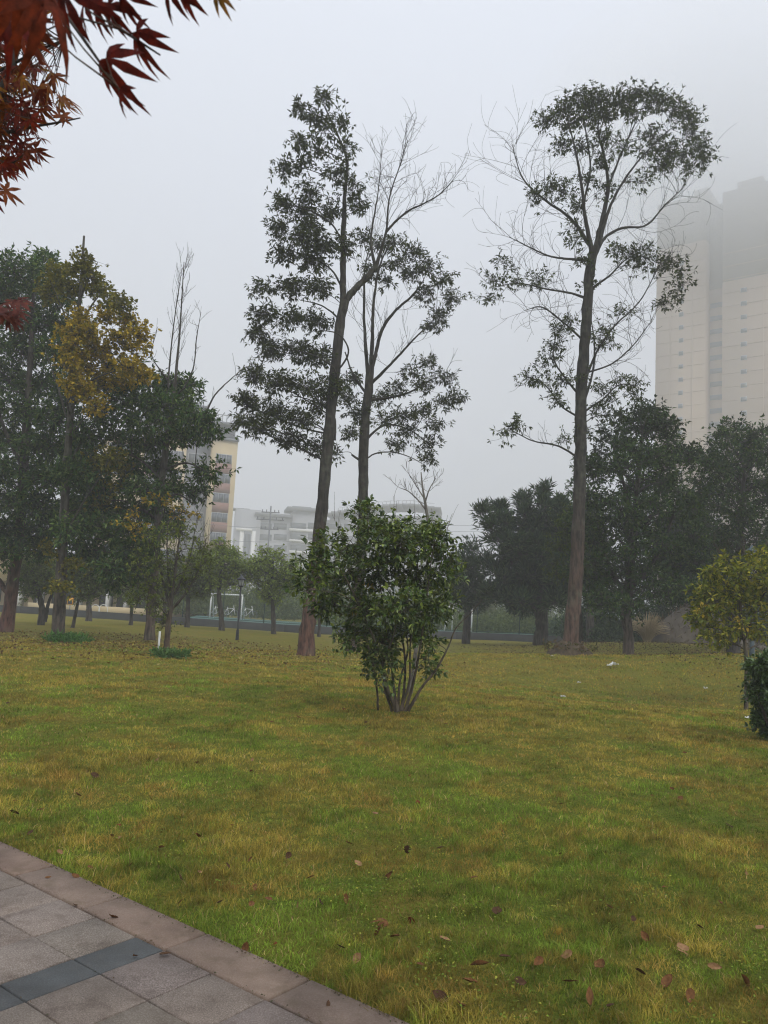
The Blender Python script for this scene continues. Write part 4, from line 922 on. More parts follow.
for nm, lab, bp, Y, tr_, bx, cols, sd in [
    ('round_tree', 'small light green tree standing before the football goal', (222, 630), 46, [(222, 630, 2.8), (221, 612, 2.4), (219, 595, 2.2), (221, 565, 1.2)], (199, 246, 542, 592, 22, 8), LG, 51),
    ('round_tree', 'small light green tree right of the black lamp post', (274, 633), 46, [(274, 633, 2.4), (273, 612, 2.0), (272, 585, 1.6), (273, 562, 1)], (246, 302, 546, 600, 24, 8), LG, 52),
    ('round_tree', 'small dull green tree just right of the drooping evergreen trunk', (187, 627), 47, [(187, 627, 2.6), (188, 610, 2.2), (188, 590, 1.8), (188, 570, 1)], (166, 212, 550, 602, 18, 8), MG, 53),
    ('round_tree', 'thin hazy tree just left of the drooping evergreen trunk', (131, 624), 46, [(131, 624, 1.8), (132, 605, 1.6), (133, 585, 1.3), (134, 570, .8)], (112, 156, 556, 602, 14, 8), MG, 54),
    ('round_tree', 'slender leaning tree right of the ginkgo trunk', (72, 628), 40, [(72, 628, 1.7), (76, 612, 1.5), (79, 598, 1.3), (82, 575, .8)], (66, 112, 552, 600, 16, 8), MG, 55),
    ('round_tree', 'far hazy tree between the hoops and the slender leaning tree', (89, 622), 52, [(89, 622, 2.8), (89, 605, 2.4), (89, 588, 2), (90, 575, 1)], (72, 130, 560, 602, 16, 8), MG, 56),
    ('round_tree', 'dark double-stemmed tree between the leaning trunk and the ginkgo', (41, 624), 42, [(41, 624, 3.4), (42, 608, 3.0), (38, 590, 2.2), (34, 570, 1)], (12, 62, 552, 600, 20, 8), MG, 57),
    ('round_tree', 'narrow tree showing just right of the forked tree foot', (319, 634), 47, [(319, 634, 1.6), (320, 612, 1.4), (321, 590, 1.2), (322, 575, .8)], (302, 345, 560, 604, 10, 8), MG, 58),
    ('round_tree', 'far hazy tree by the right end of the low cream building', (165, 618), 54, [(165, 618, 2.0), (165, 600, 1.8), (166, 585, 1.3), (166, 575, .8)], (140, 186, 560, 600, 14, 8), MG, 59)]:
    t = small_tree(nm, lab, bp, Y, tr_, auto_blobs(bx[0] - 6, bx[1] + 6, bx[2] - 4, bx[3] + 4, int(bx[4] * 1.5), bx[5], sd), cols, sd, (.15, .08), 1.1, GB, spread=.24)
    if sd == 57: t.limb([(45, 622, 2.6), (48, 605, 2.2), (53, 590, 1.6), (56, 575, .8)], .2)
    t.done()

CF = [(.030, .064, .032), (.046, .090, .040), (.022, .044, .024), (.070, .115, .048)]
GR = 'dark trees along the right'
# feathery conifer, 540
bl = []
for (x0, y0, x1, y1, n) in ((535, 600, 480, 508, 7), (538, 590, 498, 506, 8), (540, 590, 522, 496, 8), (545, 590, 544, 488, 8), (548, 590, 562, 500, 8), (550, 595, 580, 520, 7), (535, 605, 484, 560, 6), (550, 605, 585, 570, 5), (530, 608, 486, 590, 5), (540, 606, 520, 600, 4), (545, 580, 535, 520, 6)):
    for i in range(n):
        t_ = (i + .6) / n; bl.append((x0 + (x1 - x0) * t_, y0 + (y1 - y0) * t_, 12 * (1 - .85 * t_) + 1.2, 8 * (1 - .2 * t_)))
t = small_tree('conifer', 'feathery dark conifer left of the tallest tree', (540, 646), 44, [(540, 646, 7), (541, 625, 6.5), (541, 608, 6.0), (543, 580, 4), (545, 540, 2), (546, 510, 1)], bl, CF, 61, (.40, .05), 2.3, GR, True, .17, depth=1.4, low=(.05, .042, .036))
t.limb([(541, 612, 5), (532, 600, 3.8), (520, 580, 2.2), (505, 545, 1)], 0, 6); t.limb([(541, 612, 5), (552, 598, 3.8), (562, 570, 2.2), (566, 540, 1)], 0, 6); t.done()
bl = [(470, 552, 4, 8), (466, 565, 7, 8), (474, 568, 7, 8), (462, 580, 9, 8), (476, 582, 9, 8), (468, 592, 12, 8), (480, 598, 8, 7), (460, 600, 10, 8), (470, 606, 10, 6), (455, 590, 7, 8), (452, 570, 5, 8)]
small_tree('conifer', 'small dark conifer close right of the round bush', (466, 640), 48, [(466, 640, 4), (467, 618, 3.6), (468, 590, 2.2), (469, 560, 1)], bl, CF, 62, (.34, .06), 1.9, GR, True, .26, depth=1.2).done()
# broad dark tree, 628
bl = []
for y, xa, xb in ((418, 648, 656), (428, 628, 664), (440, 612, 672), (452, 598, 680), (464, 592, 688), (478, 590, 690), (492, 588, 692), (506, 586, 694), (520, 584, 696), (534, 582, 698), (548, 580, 696), (562, 582, 696), (576, 586, 692), (590, 592, 684), (602, 600, 668)):
    for x in np.arange(xa, xb + 1, 18):
        if rng.random() < .86: bl.append((x + rng.normal(0, 4), y + rng.normal(0, 3), rng.uniform(9, 14), rng.uniform(7, 10)))
t = small_tree('broadleaf_tree', 'big bushy dark green tree right of the tallest tree', (628, 662), 31, [(628, 662, 5.6), (628, 640, 5.0), (626, 615, 4.8), (630, 570, 4.5), (636, 500, 3), (642, 440, 1.4)], bl, [(.036, .074, .026), (.052, .100, .032), (.024, .048, .020), (.085, .130, .036)], 63, (.17, .075), 1.35, GR, False, .26, depth=2.2, low=(.10, .075, .06), kros=4)
t.limb([(628, 600, 3.6), (606, 560, 2.4), (596, 500, 1)], 0, 6); t.limb([(630, 590, 3.6), (660, 550, 2.4), (680, 490, 1)], 0, 6, dYend=-1); t.limb([(634, 520, 2.6), (620, 470, 1.6), (612, 440, .7)], 0, 6, dYend=-1)
for c in ((604, 432, 6, 5), (622, 418, 7, 5), (600, 450, 8, 6), (650, 408, 7, 6), (668, 425, 7, 6), (688, 455, 6, 6), (596, 470, 7, 6), (640, 412, 5, 6)): t.clump(*c, 9, 4, 5, .2, .09, [(.026, .044, .02)], spread=.22, depth=1.5)
t.done()
bl = []
for y, xa, xb in ((425, 735, 750), (436, 728, 764), (448, 714, 790), (460, 706, 800), (474, 700, 810), (490, 698, 815), (506, 698, 820), (522, 698, 820), (538, 698, 820), (554, 700, 820), (570, 704, 815), (586, 706, 810), (600, 706, 806)):
    for x in np.arange(xa, xb + 1, 18):
        if rng.random() < .86: bl.append((x + rng.normal(0, 4), y + rng.normal(0, 3), rng.uniform(9, 14), rng.uniform(7, 10)))
t = small_tree('broadleaf_tree', 'big dark green tree behind the yellow leaved small tree at the right edge', (733, 655), 34, [(733, 652, 6), (733, 630, 5.5), (735, 600, 4.8), (740, 540, 3), (744, 470, 1.4)], bl, [(.034, .070, .026), (.052, .098, .032), (.024, .048, .020), (.08, .12, .035)], 64, (.18, .08), 1.3, GR, False, .26, depth=2.2)
t.limb([(733, 640, 3.5), (722, 615, 3), (710, 570, 2)], 0, 6); t.limb([(734, 600, 3.5), (760, 550, 2.4), (780, 490, 1)], 0, 6); t.done()
# third dark one closing the gap behind
bl = auto_blobs(650, 742, 490, 616, 46, 13, 65)
small_tree('broadleaf_tree', 'dark tree in the gap between the two big dark green trees', (686, 650), 50, [(686, 650, 5), (687, 620, 4.6), (690, 580, 3.6), (694, 530, 1.6)], bl, [(.020, .036, .022), (.026, .046, .026)], 65, (.24, .11), 1.2, GR, False, .3, depth=2.2).done()
bl = auto_blobs(560, 612, 500, 606, 26, 12, 66)
small_tree('broadleaf_tree', 'narrow dark tree hidden behind the trunk of the tallest tree', (590, 648), 50, [(590, 648, 4), (590, 610, 3.6), (590, 560, 2.4), (590, 530, 1)], bl, [(.022, .038, .024), (.028, .048, .028)], 66, (.24, .11), 1.1, GR, False, .3, depth=1.6).done()
# light green sprig tree behind trunk C
bl = [(563, 530, 7, 9), (592, 528, 6, 9), (560, 548, 8, 9), (588, 545, 9, 8), (558, 566, 7, 7), (590, 566, 6, 7), (594, 578, 5, 5), (572, 520, 8, 6), (575, 540, 8, 10), (564, 512, 5, 5), (572, 572, 6, 6), (556, 574, 5, 5), (590, 580, 4, 5)]
small_tree('young_tree', 'light green young tree peeping out both sides of the tallest trunk', (581, 652), 33, [(581, 652, 2.6), (580, 620, 2.2), (578, 590, 1.8), (577, 560, 1.2), (576, 530, .6)], bl, [(.075, .11, .025), (.10, .14, .03), (.055, .085, .022)], 67, (.17, .07), .9, None, False, .2, depth=.6).done()

# yellow-leaved small tree, right
YT = Tree('yellowing_tree', 'small tree with yellow-green leaves and thin forked stems at the right edge', 'tree', ground_at(746, 19), 19, seed=71, lowz=1, low=(.07, .055, .04), bark=(.08, .06, .04))
YT.limb([(748, 668, 2.0), (745, 645, 1.8), (742, 625, 1.6), (740, 600, 1.5), (744, 575, .8)], trunk=True)
YT.limb([(744, 640, 2.0), (754, 615, 1.5), (766, 590, 1.0), (776, 570, .5)], 0, 6); YT.limb([(742, 625, 1.6), (726, 608, 1.1), (710, 598, .5)], 0, 6, dYend=-.4)
yd = [YT.limb([(742, 600, 1.4), (728, 568, 1.1), (722, 556, .9), (714, 544, .5)], .5, 6), YT.limb([(745, 590, 1.3), (748, 566, 1.0), (744, 552, .8), (746, 540, .4)], .5, 6), YT.limb([(748, 590, 1.2), (758, 560, .9), (768, 542, .4)], .5, 6)]
for l in yd: YT.spray_on(l, 6, .35, .006, 1, .55, kids=3)
YG = [(.24, .25, .030), (.32, .29, .035), (.15, .18, .028), (.10, .13, .022)]
for c in [(706, 598, 9, 8), (722, 580, 10, 8), (740, 574, 12, 8), (760, 572, 12, 8), (716, 592, 10, 7), (734, 590, 12, 8), (754, 588, 12, 8), (772, 584, 12, 10), (710, 612, 9, 7), (728, 606, 12, 8), (746, 604, 12, 8), (766, 602, 12, 8), (714, 624, 9, 7), (732, 620, 12, 7), (752, 618, 12, 7),
          (772, 618, 12, 8), (712, 634, 8, 5), (736, 632, 8, 5), (760, 632, 10, 6), (790, 600, 14, 14), (704, 606, 5, 5), (700, 588, 4, 4), (712, 572, 4, 4), (726, 563, 5, 4), (752, 560, 5, 4), (698, 620, 4, 4), (722, 642, 5, 4), (766, 558, 5, 5)]:
    x, y, rx, ry = c; YT.clump(x, y, rx, ry, 8, 4, 5, .13, .065, YG, spread=.12, depth=.9, tmpl=LEAF6)
for c in [(703, 609, 2, 3), (742, 622, 3, 4)]: YT.clump(*c, 2, 2, 4, .10, .06, [(.38, .27, .03)], spread=.06, dY=-1, tmpl=LEAF6)
YT.done()
RB = Tree('shrub', 'dense dark green shrub cut by the right edge of the photo', 'shrub', hit(778, 742), hit(778, 742)[1], seed=72, lowz=.4)
RB.limb([(778, 742, 4), (776, 715, 3), (772, 690, 2), (768, 668, 1)], trunk=True); RB.limb([(778, 735, 3), (795, 700, 2), (805, 670, 1)], 0, 6); RB.limb([(778, 738, 3), (766, 718, 2), (760, 700, 1)], 0, 6)
for c in [(762, 664, 8, 7), (775, 658, 12, 8), (764, 680, 10, 9), (782, 678, 14, 10), (762, 698, 10, 9), (780, 700, 14, 10), (764, 714, 9, 8), (784, 718, 14, 10), (768, 730, 10, 7), (790, 734, 14, 8), (800, 680, 14, 14), (805, 710, 14, 14), (758, 688, 4, 6), (756, 668, 3, 5)]:
    x, y, rx, ry = c; RB.clump(x, y, rx, ry, 20, 5, 6, .062, .035, [(.06, .11, .028), (.085, .145, .036), (.04, .072, .02)], spread=.06, depth=.4, tmpl=LEAF6)
RB.done(GLOSSLEAF)

# fern clump under the ginkgo
def leafy_clump(name, label, cat, px, py, Y, n, sx, sy, sz, L, cols, seed, up=.8, wr=.35, group=None, lift=.15):
    p = P(px, py, Y); o = litter_leaves(p + [0, 0, lift], n, sx, sy, sz, L, cols, name, LEAFM, None, up, seed, wr); return tag(o, label, cat, group)
leafy_clump('fern_clump', 'bright green clump of low plants at the foot of the ginkgo trunk', 'plant', 67, 648, 27, 1300, .34, .28, .13, .24, [(.07, .17, .04), (.10, .22, .05)], 81, wr=.2)
leafy_clump('low_plant', 'low leafy plant at the foot of the young tree', 'plant', 170, 660, 20.6, 700, .26, .18, .05, .12, [(.08, .17, .05), (.11, .2, .06)], 82, wr=.4)

# undergrowth and bushes behind the trees
GU = 'bushes along the fence'
for i, (x, y, Y, rx, rz, cols, lab) in enumerate([
    (498, 632, 62, 2.2, 1.4, MG, 'hazy bush behind the fence right of the white goal'), (520, 630, 64, 2.2, 1.8, MG, 'tall hazy bush behind the fence left of the conifer trunk'), (565, 634, 60, 2.2, 1.5, CF, 'dark bush behind the fence right of the conifer trunk'),
    (598, 640, 58, 2.2, 1.5, CF, 'dark bush just right of the tallest trunk'), (614, 642, 50, 1.3, 1.2, CF, 'round dark bush left of the reddish broadleaf trunk'), (662, 640, 54, 2.4, 1.4, MG, 'greyish bush behind the dry reeds'), (484, 606, 66, 1.4, 2.2, [(.16, .18, .10), (.2, .22, .13)], 'pale tall bush below the white shed'),
    (690, 642, 52, 2.0, 1.2, MG, 'grey bush beside the brown bank'), (640, 638, 56, 1.8, 1.3, MG, 'low bush behind the reddish broadleaf trunk'), (345, 630, 62, 2.4, 1.5, MG, 'hazy bush behind the fence left of the round bush'), (430, 632, 64, 2.6, 1.6, MG, 'hazy bush behind the fence and the round bush'),
    (196, 618, 76, 4.5, 3.6, MG, 'tall hazy hedge bush farthest left beyond the court'), (232, 618, 77, 4.5, 3.9, MG, 'tall hazy hedge bush behind the football goal'), (268, 620, 76, 4.5, 3.6, MG, 'tall hazy hedge bush behind the light green tree right of the lamp'),
    (306, 622, 77, 4.5, 3.9, MG, 'tall hazy hedge bush behind the forked tree foot'), (346, 624, 76, 4.5, 3.6, MG, 'tall hazy hedge bush behind the left half of the round bush'), (390, 626, 77, 4.5, 3.8, MG, 'tall hazy hedge bush behind the middle of the round bush'),
    (432, 628, 76, 4.5, 3.6, MG, 'tall hazy hedge bush behind the right half of the round bush'), (508, 632, 78, 5, 3.8, MG, 'tall hazy hedge bush left of the conifer trunk'), (556, 634, 77, 5, 3.6, MG, 'tall hazy hedge bush between the conifer and the tallest trunk'),
    (606, 640, 52, 3, 3.4, CF, 'tall dark bush left of the big bushy tree trunk'), (668, 642, 52, 3, 3.2, CF, 'tall dark bush right of the big bushy tree trunk'), (708, 645, 53, 3, 3.2, CF, 'tall dark bush behind the brown bank'), (752, 650, 50, 3.2, 3.4, CF, 'tall dark bush behind the lamp post at the right edge')]):
    p = P(x, y, Y); rg = np.random.default_rng(100 + i); n = 3800
    zg = float(H(p[0], p[1])); n = int(n * max(1, rz / 1.8)); u = nrm(rg.normal(0, 1, (n, 3))) * rg.random((n, 1)) ** .35
    cc_ = rg.normal(0, .5, (9, 3)) * [rx, rx * .6, rz * .5]; pos = p + u * [rx * .65, rx * .5, rz * .7] + cc_[rg.integers(0, 9, n)]; pos[:, 2] = np.abs(pos[:, 2] - zg) + zg + rz * .1
    d = nrm(rg.normal(0, 1, (n, 3)) + [0, 0, .4]); nn = nrm(rg.normal(0, .5, (n, 3)) + [0, 0, 1])
    V, Fq = scatter(DIAMOND[0], DIAMOND[1], pos, d, nn, .26 * rg.uniform(.6, 1.3, n), .11 * rg.uniform(.6, 1.3, n))
    o = np_mesh('bush', V, Fq, 3, LEAFM, None, tint=(np.array(cols)[rg.integers(0, len(cols), n)] * rg.uniform(.7, 1.3, (n, 1))).repeat(4, 0)); tag(o, lab, 'bush', GU)

# dry reeds and grey-brown bank at the right
rg = np.random.default_rng(140); p = P(647, 640, 46); n = 420
p[2] = float(H(p[0], p[1])) - .1
th = rg.random(n) * 2 * pi; out = np.stack([np.cos(th), np.sin(th), np.zeros(n)], -1); hgt = rg.uniform(1.2, 2.3, n); sp = rg.uniform(.3, 1.1, n)
t_ = np.linspace(0, 1, 6)[None, :, None]
pa = (p + out * .15)[:, None] + out[:, None] * (sp[:, None, None] * t_ ** 1.7) + np.array([0, 0, 1.]) * (hgt[:, None, None] * (t_ - .45 * t_ ** 3 * sp[:, None, None]))
V, Fq = tubes_np(pa, np.linspace(.018, .006, 6)[None].repeat(n, 0), 3)
tag(np_mesh('reed_clump', V, Fq, 4, LEAFM, tint=np.array((.42, .34, .22)) * np.ones_like(V)), 'clump of dry straw coloured reeds between the dark trees', 'reeds')
p = P(700, 650, 47); p[2] = float(H(p[0], p[1])) - .1
root = empty('earth_bank', p, 'grey-brown earth bank with dry stalks right of the reeds', 'bank')
gx, gy = np.meshgrid(np.linspace(-1, 1, 40), np.linspace(-1, 1, 24)); rgb_ = np.random.default_rng(5)
hz_ = np.clip(1 - np.abs(gx + .35) ** 1.4 * 1.1 - np.abs(gy) ** 1.8, 0, 1); hz_ = hz_ * 2.4 + np.where(gx > -.3, .7 * np.clip(1 - np.abs(gy) ** 2, 0, 1) * np.clip(1.6 - gx, 0, 1), 0) + rgb_.normal(0, .05, gx.shape)
hz_ = np.where((np.abs(gx) > .97) | (np.abs(gy) > .97), -.1, hz_)
V = np.stack([p[0] + gx * 3.2 + .4, p[1] + gy * 2.2, p[2] + hz_], -1).reshape(-1, 3); ii = np.arange(40 * 24).reshape(24, 40)
np_mesh('soil', V, np.stack([ii[:-1, :-1], ii[:-1, 1:], ii[1:, 1:], ii[1:, :-1]], -1).reshape(-1, 4), 4, m_plain('bank_soil', (.085, .07, .052), .95, .35, 2, .8), root, smooth=True)
sp_ = V[rgb_.integers(0, len(V), 900)]; n = 900
d = nrm(rgb_.normal(0, .5, (n, 3)) + [0, -.2, .6]); Vv, Fv = scatter(DIAMOND[0], DIAMOND[1], sp_, d, nrm(rgb_.normal(0, 1, (n, 3))), rgb_.uniform(.2, .55, n), np.full(n, .03))
np_mesh('dry_stalks', Vv, Fv, 3, LEAFM, root, tint=(np.array((.12, .10, .06)) * rgb_.uniform(.5, 1.5, (n, 1))).repeat(4, 0))

# ------------------------------------------------------------------ the maple overhead, top left
def star_leaf(seed, lobes=7):
    rg = np.random.default_rng(seed)
    angs = np.radians([-120, -76, -36, 0, 36, 76, 120]) * (1 if seed < 20 else .8) + rg.normal(0, .09, 7); lens = np.array([.42, .74, .95, 1.0, .95, .74, .42]) * rg.uniform(.88, 1.1, 7)
    if lobes == 5: angs = angs[1:6]; lens = lens[1:6]
    V = [[0, 0, 0]]; Fs = []
    c0 = np.array([0., 0.])
    for a_, L in zip(angs, lens):
        d = np.array([cos(a_), sin(a_)]); pr = np.array([-d[1], d[0]]); i0 = len(V)
        cu = rg.uniform(.1, .42) if seed < 20 else rg.uniform(.35, .95)
        for (f_, w_) in ((.22, .058), (.48, .108), (.78, .06)):
            V.append([*(d * L * f_ + pr * w_), -cu * f_ ** 2 * L + .02]); V.append([*(d * L * f_ - pr * w_), -cu * f_ ** 2 * L + .02])
        V.append([*(d * L), -cu * L])
        Fs += [(0, i0 + 1, i0), (i0, i0 + 1, i0 + 3), (i0, i0 + 3, i0 + 2), (i0 + 2, i0 + 3, i0 + 5), (i0 + 2, i0 + 5, i0 + 4), (i0 + 4, i0 + 5, i0 + 6)]
    # web between neighbouring lobes near the base
    nl = len(angs)
    for k in range(nl - 1):
        a_ = 1 + k * 7; b_ = 1 + (k + 1) * 7; Fs += [(0, a_, b_ + 1)]
        Fs += [(a_, a_ + 2, b_ + 1), (a_ + 2, b_ + 3, b_ + 1)] if False else []
    return np.array(V), Fs
rg = np.random.default_rng(77)
mbase = np.array([-3.4, 1.6, 0.0])
mroot = empty('maple_tree', mbase, 'japanese maple with dark red and orange pointed leaves hanging into the top left corner', 'tree')
mt_ = MB(); MT = (.05, .038, .032)
tp, trd = smooth_path([mbase - [0, 0, .1], mbase + [.1, .1, .8], mbase + [.35, .2, 1.5], mbase + [.7, .4, 2.2]], [.09, .07, .055, .04], 14)
mt_.tube(tp, trd, 10, tint=MT); mtips = [tp[-1], tp[-3]]
Vs, Fs, Ts, o_ = [], [], [], 0
mtw = []
STARS = [star_leaf(s, 7 if s % 3 else 5) for s in range(6)] + [star_leaf(s, 7 if s % 3 else 5) for s in range(20, 26)]
def mleaf(pos, d, nn, size, col, lo=0):
    global o_
    tm = STARS[lo + rg.integers(0, 6)]; V, Fq = scatter(tm[0], tm[1], pos[None], d[None], nn[None], np.array([size])); Vs.append(V); Fs.append(Fq + o_); o_ += len(V); Ts.append(np.ones_like(V) * col * rg.uniform(.75, 1.25))
MR = [(.12, .014, .012), (.16, .022, .014), (.09, .012, .012), (.20, .035, .016)]; MO = [(.20, .07, .018), (.24, .11, .02), (.16, .045, .015), (.12, .022, .014), (.13, .03, .014)]
def mbranch(pts, r0_, r1_):
    pp, rr = smooth_path(pts, np.linspace(r0_, r1_, len(pts)), 16); mt_.tube(pp, rr, 6, tint=MT); return pp
# leafy back mass, 2-3.4 m away
b_a = mbranch([tp[-1], P(-60, 120, 2.4), P(-10, 100, 2.6), P(18, 50, 2.7), P(28, -10, 2.8), P(40, -60, 2.9)], .022, .007)
b_b = mbranch([b_a[6], P(-40, 90, 2.6), P(5, 68, 2.7), P(40, 50, 2.6), P(64, 40, 2.5)], .009, .003)
b_c = mbranch([tp[-2], P(-60, 170, 2.6), P(-20, 140, 2.7), P(25, 128, 2.7), P(50, 124, 2.6), P(80, 118, 2.5)], .012, .002)
b_d = mbranch([tp[-3], P(-70, 210, 2.6), P(-30, 190, 2.7), P(10, 165, 2.7), P(30, 150, 2.6)], .012, .002)
b_e = mbranch([tp[-1], P(-60, -20, 1.8), P(-10, -40, 1.5), P(40, -25, 1.3), P(70, 20, 1.25), P(90, 60, 1.22), P(118, 88, 1.2)], .007, .0014)
b_f = mbranch([b_e[8], P(70, -10, 1.3), P(110, 10, 1.25), P(130, 38, 1.2), P(160, 55, 1.2)], .006, .0016)
b_g = mbranch([b_e[9], P(110, -30, 1.2), P(160, -20, 1.15), P(190, -8, 1.15), P(215, -6, 1.15)], .006, .002)
b_h = mbranch([tp[-4], P(-90, 320, 2.2), P(-40, 318, 2.1), P(-5, 312, 2.1), P(18, 312, 2.1)], .01, .002)
def cloud(x0, x1, y0, y1, n, Y0, Y1, size, cols, hubs):
    for _ in range(n):
        x, y = rg.uniform(x0, x1), rg.uniform(y0, y1); pos = P(x, y, rg.uniform(Y0, Y1)); h = hubs[np.argmin(np.linalg.norm(hubs - pos, axis=1) + rg.random(len(hubs)) * .05)]
        mt_.tube([h, (h + pos) / 2 + rg.normal(0, .01, 3), pos], [.0022, .0014, .0009], 4, False, tint=(.06, .03, .02))
        d = nrm(rg.normal(0, .6, 3) + [.3, 0, -.7]); nn = nrm(rg.normal(0, .6, 3) + [0, -.5, .6]); mleaf(pos, d, nn, size * rg.uniform(.75, 1.2), np.array(cols[rg.integers(0, len(cols))]))
hubs = np.concatenate([b_a[4:], b_b[3:], b_c[3:-4], b_d[3:-3]])
# corner mass follows the photo: outline shrinks from (75, 0) through (55, 90), (75, 120), (30, 160), (10, 200)
for x0, x1, y0, y1, n in ((-40, 60, -40, 14, 40), (-40, 40, 10, 40, 26), (-40, 24, 38, 62, 18), (30, 62, 34, 50, 5), (-30, 40, 60, 84, 26), (42, 54, 66, 84, 4), (-30, 46, 82, 104, 36), (-30, 48, 100, 120, 38), (56, 74, 98, 122, 6), (-30, 40, 118, 138, 34), (-30, 26, 136, 160, 26), (30, 40, 148, 160, 2), (-30, 14, 158, 190, 20), (-30, 6, 186, 202, 7)):
    cloud(x0, x1, y0, y1, n, 2.3, 3.1, .064, MO if y0 < 100 else MO[2:] + MR[:2], hubs)
# near dark red leaves
near = [(15, -8, 1.1, .105, 250, 1), (45, -4, 1.05, .105, 285, 1), (5, 10, 1.15, .09, 300, 0), (64, -10, 1.1, .085, 290, 0), (86, 0, 1.2, .062, 250, 0), (96, 4, 1.2, .06, 285, 0), (108, 6, 1.2, .055, 310, 0), (122, -6, 1.18, .06, 300, 0),
        (106, 58, 1.2, .088, 300, 0), (120, 88, 1.2, .05, 285, 0), (136, 32, 1.2, .078, 290, 0), (168, -16, 1.15, .062, 285, 0), (182, -14, 1.15, .06, 305, 0), (216, -10, 1.15, .045, 310, 2), (30, 16, 1.1, .085, 270, 1), (24, 34, 1.3, .06, 290, 1)]
hub2 = np.concatenate([b_e[6:], b_f[4:], b_g[4:]])
for x, y, Y, sz, ang, kk in near:
    pos = P(x, y, Y); h = hub2[np.argmin(np.linalg.norm(hub2 - pos, axis=1))]; mt_.tube([h, (h + pos) / 2 + [0, 0, -.006], pos], [.0018, .0013, .001], 5, False, tint=(.07, .03, .02))
    a_ = radians(ang); d = nrm(RV * cos(a_) + UV * sin(a_) - .15 * f0); nn = nrm(RV * .65 * (1 if x % 2 else -1) - f0 * .75 + UV * .25 + rg.normal(0, .15, 3))
    mleaf(pos, d, nn, sz * .88, np.array([(.11, .014, .012), (.20, .036, .016), (.22, .11, .04)][kk]), 6)
hub3 = b_h[5:]
for _ in range(13):
    pos = P(rg.uniform(-14, 18), rg.uniform(298, 322), rg.uniform(1.9, 2.2)); mt_.tube([hub3[rg.integers(0, len(hub3))], pos], [.0014, .001], 4, False, tint=(.07, .03, .02))
    mleaf(pos, nrm(RV * .9 - UV * .35 + rg.normal(0, .25, 3)), nrm(UV * .8 - f0 * .6 + rg.normal(0, .3, 3)), .045, np.array((.13, .045, .04)))
mt_.build('trunk', BARK, mroot, True)
np_mesh('crown', np.concatenate(Vs), np.concatenate(Fs), 3, MAPLEM, mroot, tint=np.concatenate(Ts))

# ------------------------------------------------------------------ grass blades (uncountable)
rg = np.random.default_rng(200)
n = 620000
r_ = 2.4 * (30 / 2.4) ** (rg.random(n) ** .92); th = rg.uniform(-radians(38), radians(38), n)
gx = r_ * np.sin(th); gy = r_ * np.cos(th); tc_ = tcoord(gx, gy)
keep = (tc_ < -.24 + .02 * np.sin(gx * 9) + rg.normal(0, .018, n)) ; gx, gy, r_, tc_ = gx[keep], gy[keep], r_[keep], tc_[keep]; n = len(gx)
def vnoise(x, y, s, seed):
    g_ = np.random.default_rng(seed).random((64, 64)); u = x * s % 64; v = y * s % 64; i = u.astype(int); j = v.astype(int); fu = u - i; fv = v - j
    fu = fu * fu * (3 - 2 * fu); fv = fv * fv * (3 - 2 * fv); i1 = (i + 1) % 64; j1 = (j + 1) % 64
    return (g_[i, j] * (1 - fu) + g_[i1, j] * fu) * (1 - fv) + (g_[i, j1] * (1 - fu) + g_[i1, j1] * fu) * fv
tuft = .55 * vnoise(gx, gy, 6.5, 1) + .3 * vnoise(gx, gy, 1.3, 2) + .15 * vnoise(gx, gy, 17, 3)
dryf = .38 * vnoise(gx, gy, 1.5, 4) + .27 * vnoise(gx + .3 * gy, gy, 3.1, 5) + .15 * vnoise(gx, gy, .35, 6) + .2 * vnoise(gx, gy + .4 * gx, 8.3, 7)
gz = H(gx, gy) - .012 + (.012 * np.sin(gx * 2.3 + 1.3 * np.sin(gy * 1.7)) * np.sin(gy * 2.9 + gx) + .02 * np.sin(gx * .7 + 2) * np.sin(gy * .9)) * np.clip((-tc_ - .3) / 1.5, 0, 1)
hgt = (.010 + .075 * tuft ** 2.2) * rg.uniform(.5, 1.3, n) * (1 + .012 * r_); long_ = rg.random(n) < .004; hgt[long_] *= 2.4
wd = np.maximum(.0026, .00062 * r_) * rg.uniform(.7, 1.3, n)
lean = nrm(np.stack([rg.normal(0, 1, n), rg.normal(0, 1, n), np.zeros(n)], -1)) * (rg.uniform(.2, 1.6, n) * hgt)[:, None]
a_ = rg.uniform(0, pi, n); wv = np.stack([np.cos(a_), np.sin(a_), np.zeros(n)], -1) * wd[:, None] / 2
b0 = np.stack([gx, gy, gz], -1); tipv = b0 + lean + np.array([0, 0, 1.]) * hgt[:, None]; mid = b0 + lean * .3 + np.array([0, 0, .62]) * hgt[:, None]
V = np.stack([b0 - wv, b0 + wv, mid + wv * .8, mid - wv * .8, tipv], 1)
fq = np.array([(0, 1, 2), (0, 2, 3), (3, 2, 4)]); Fq = (np.arange(n)[:, None, None] * 5 + fq[None]).reshape(-1, 3)
dm = np.clip((dryf - .45) * 7 + .2 + rg.normal(0, .4, n) + np.clip((r_ - 6) / 30, 0, .5) - .12, 0, 1)[:, None]
gc = (1 - dm) * np.array((.140, .205, .028)) + dm * np.array((.27, .212, .045)); dead = rg.random(n) < .05; gc[dead] = (.36, .25, .12); rus = vnoise(gx, gy, 1.9, 14) * .6 + vnoise(gx, gy, 7.1, 15) * .4 > .66; gc[rus] = gc[rus] * .5 + np.array((.30, .17, .05)) * .5
gc = gc * 1.32 * rg.uniform(.55, 1.35, (n, 1)) * (.95 + .7 * (vnoise(gx, gy, 2.3, 8) - .5) + .9 * (vnoise(gx - .5 * gy, gy, 12.7, 9) - .5))[:, None]
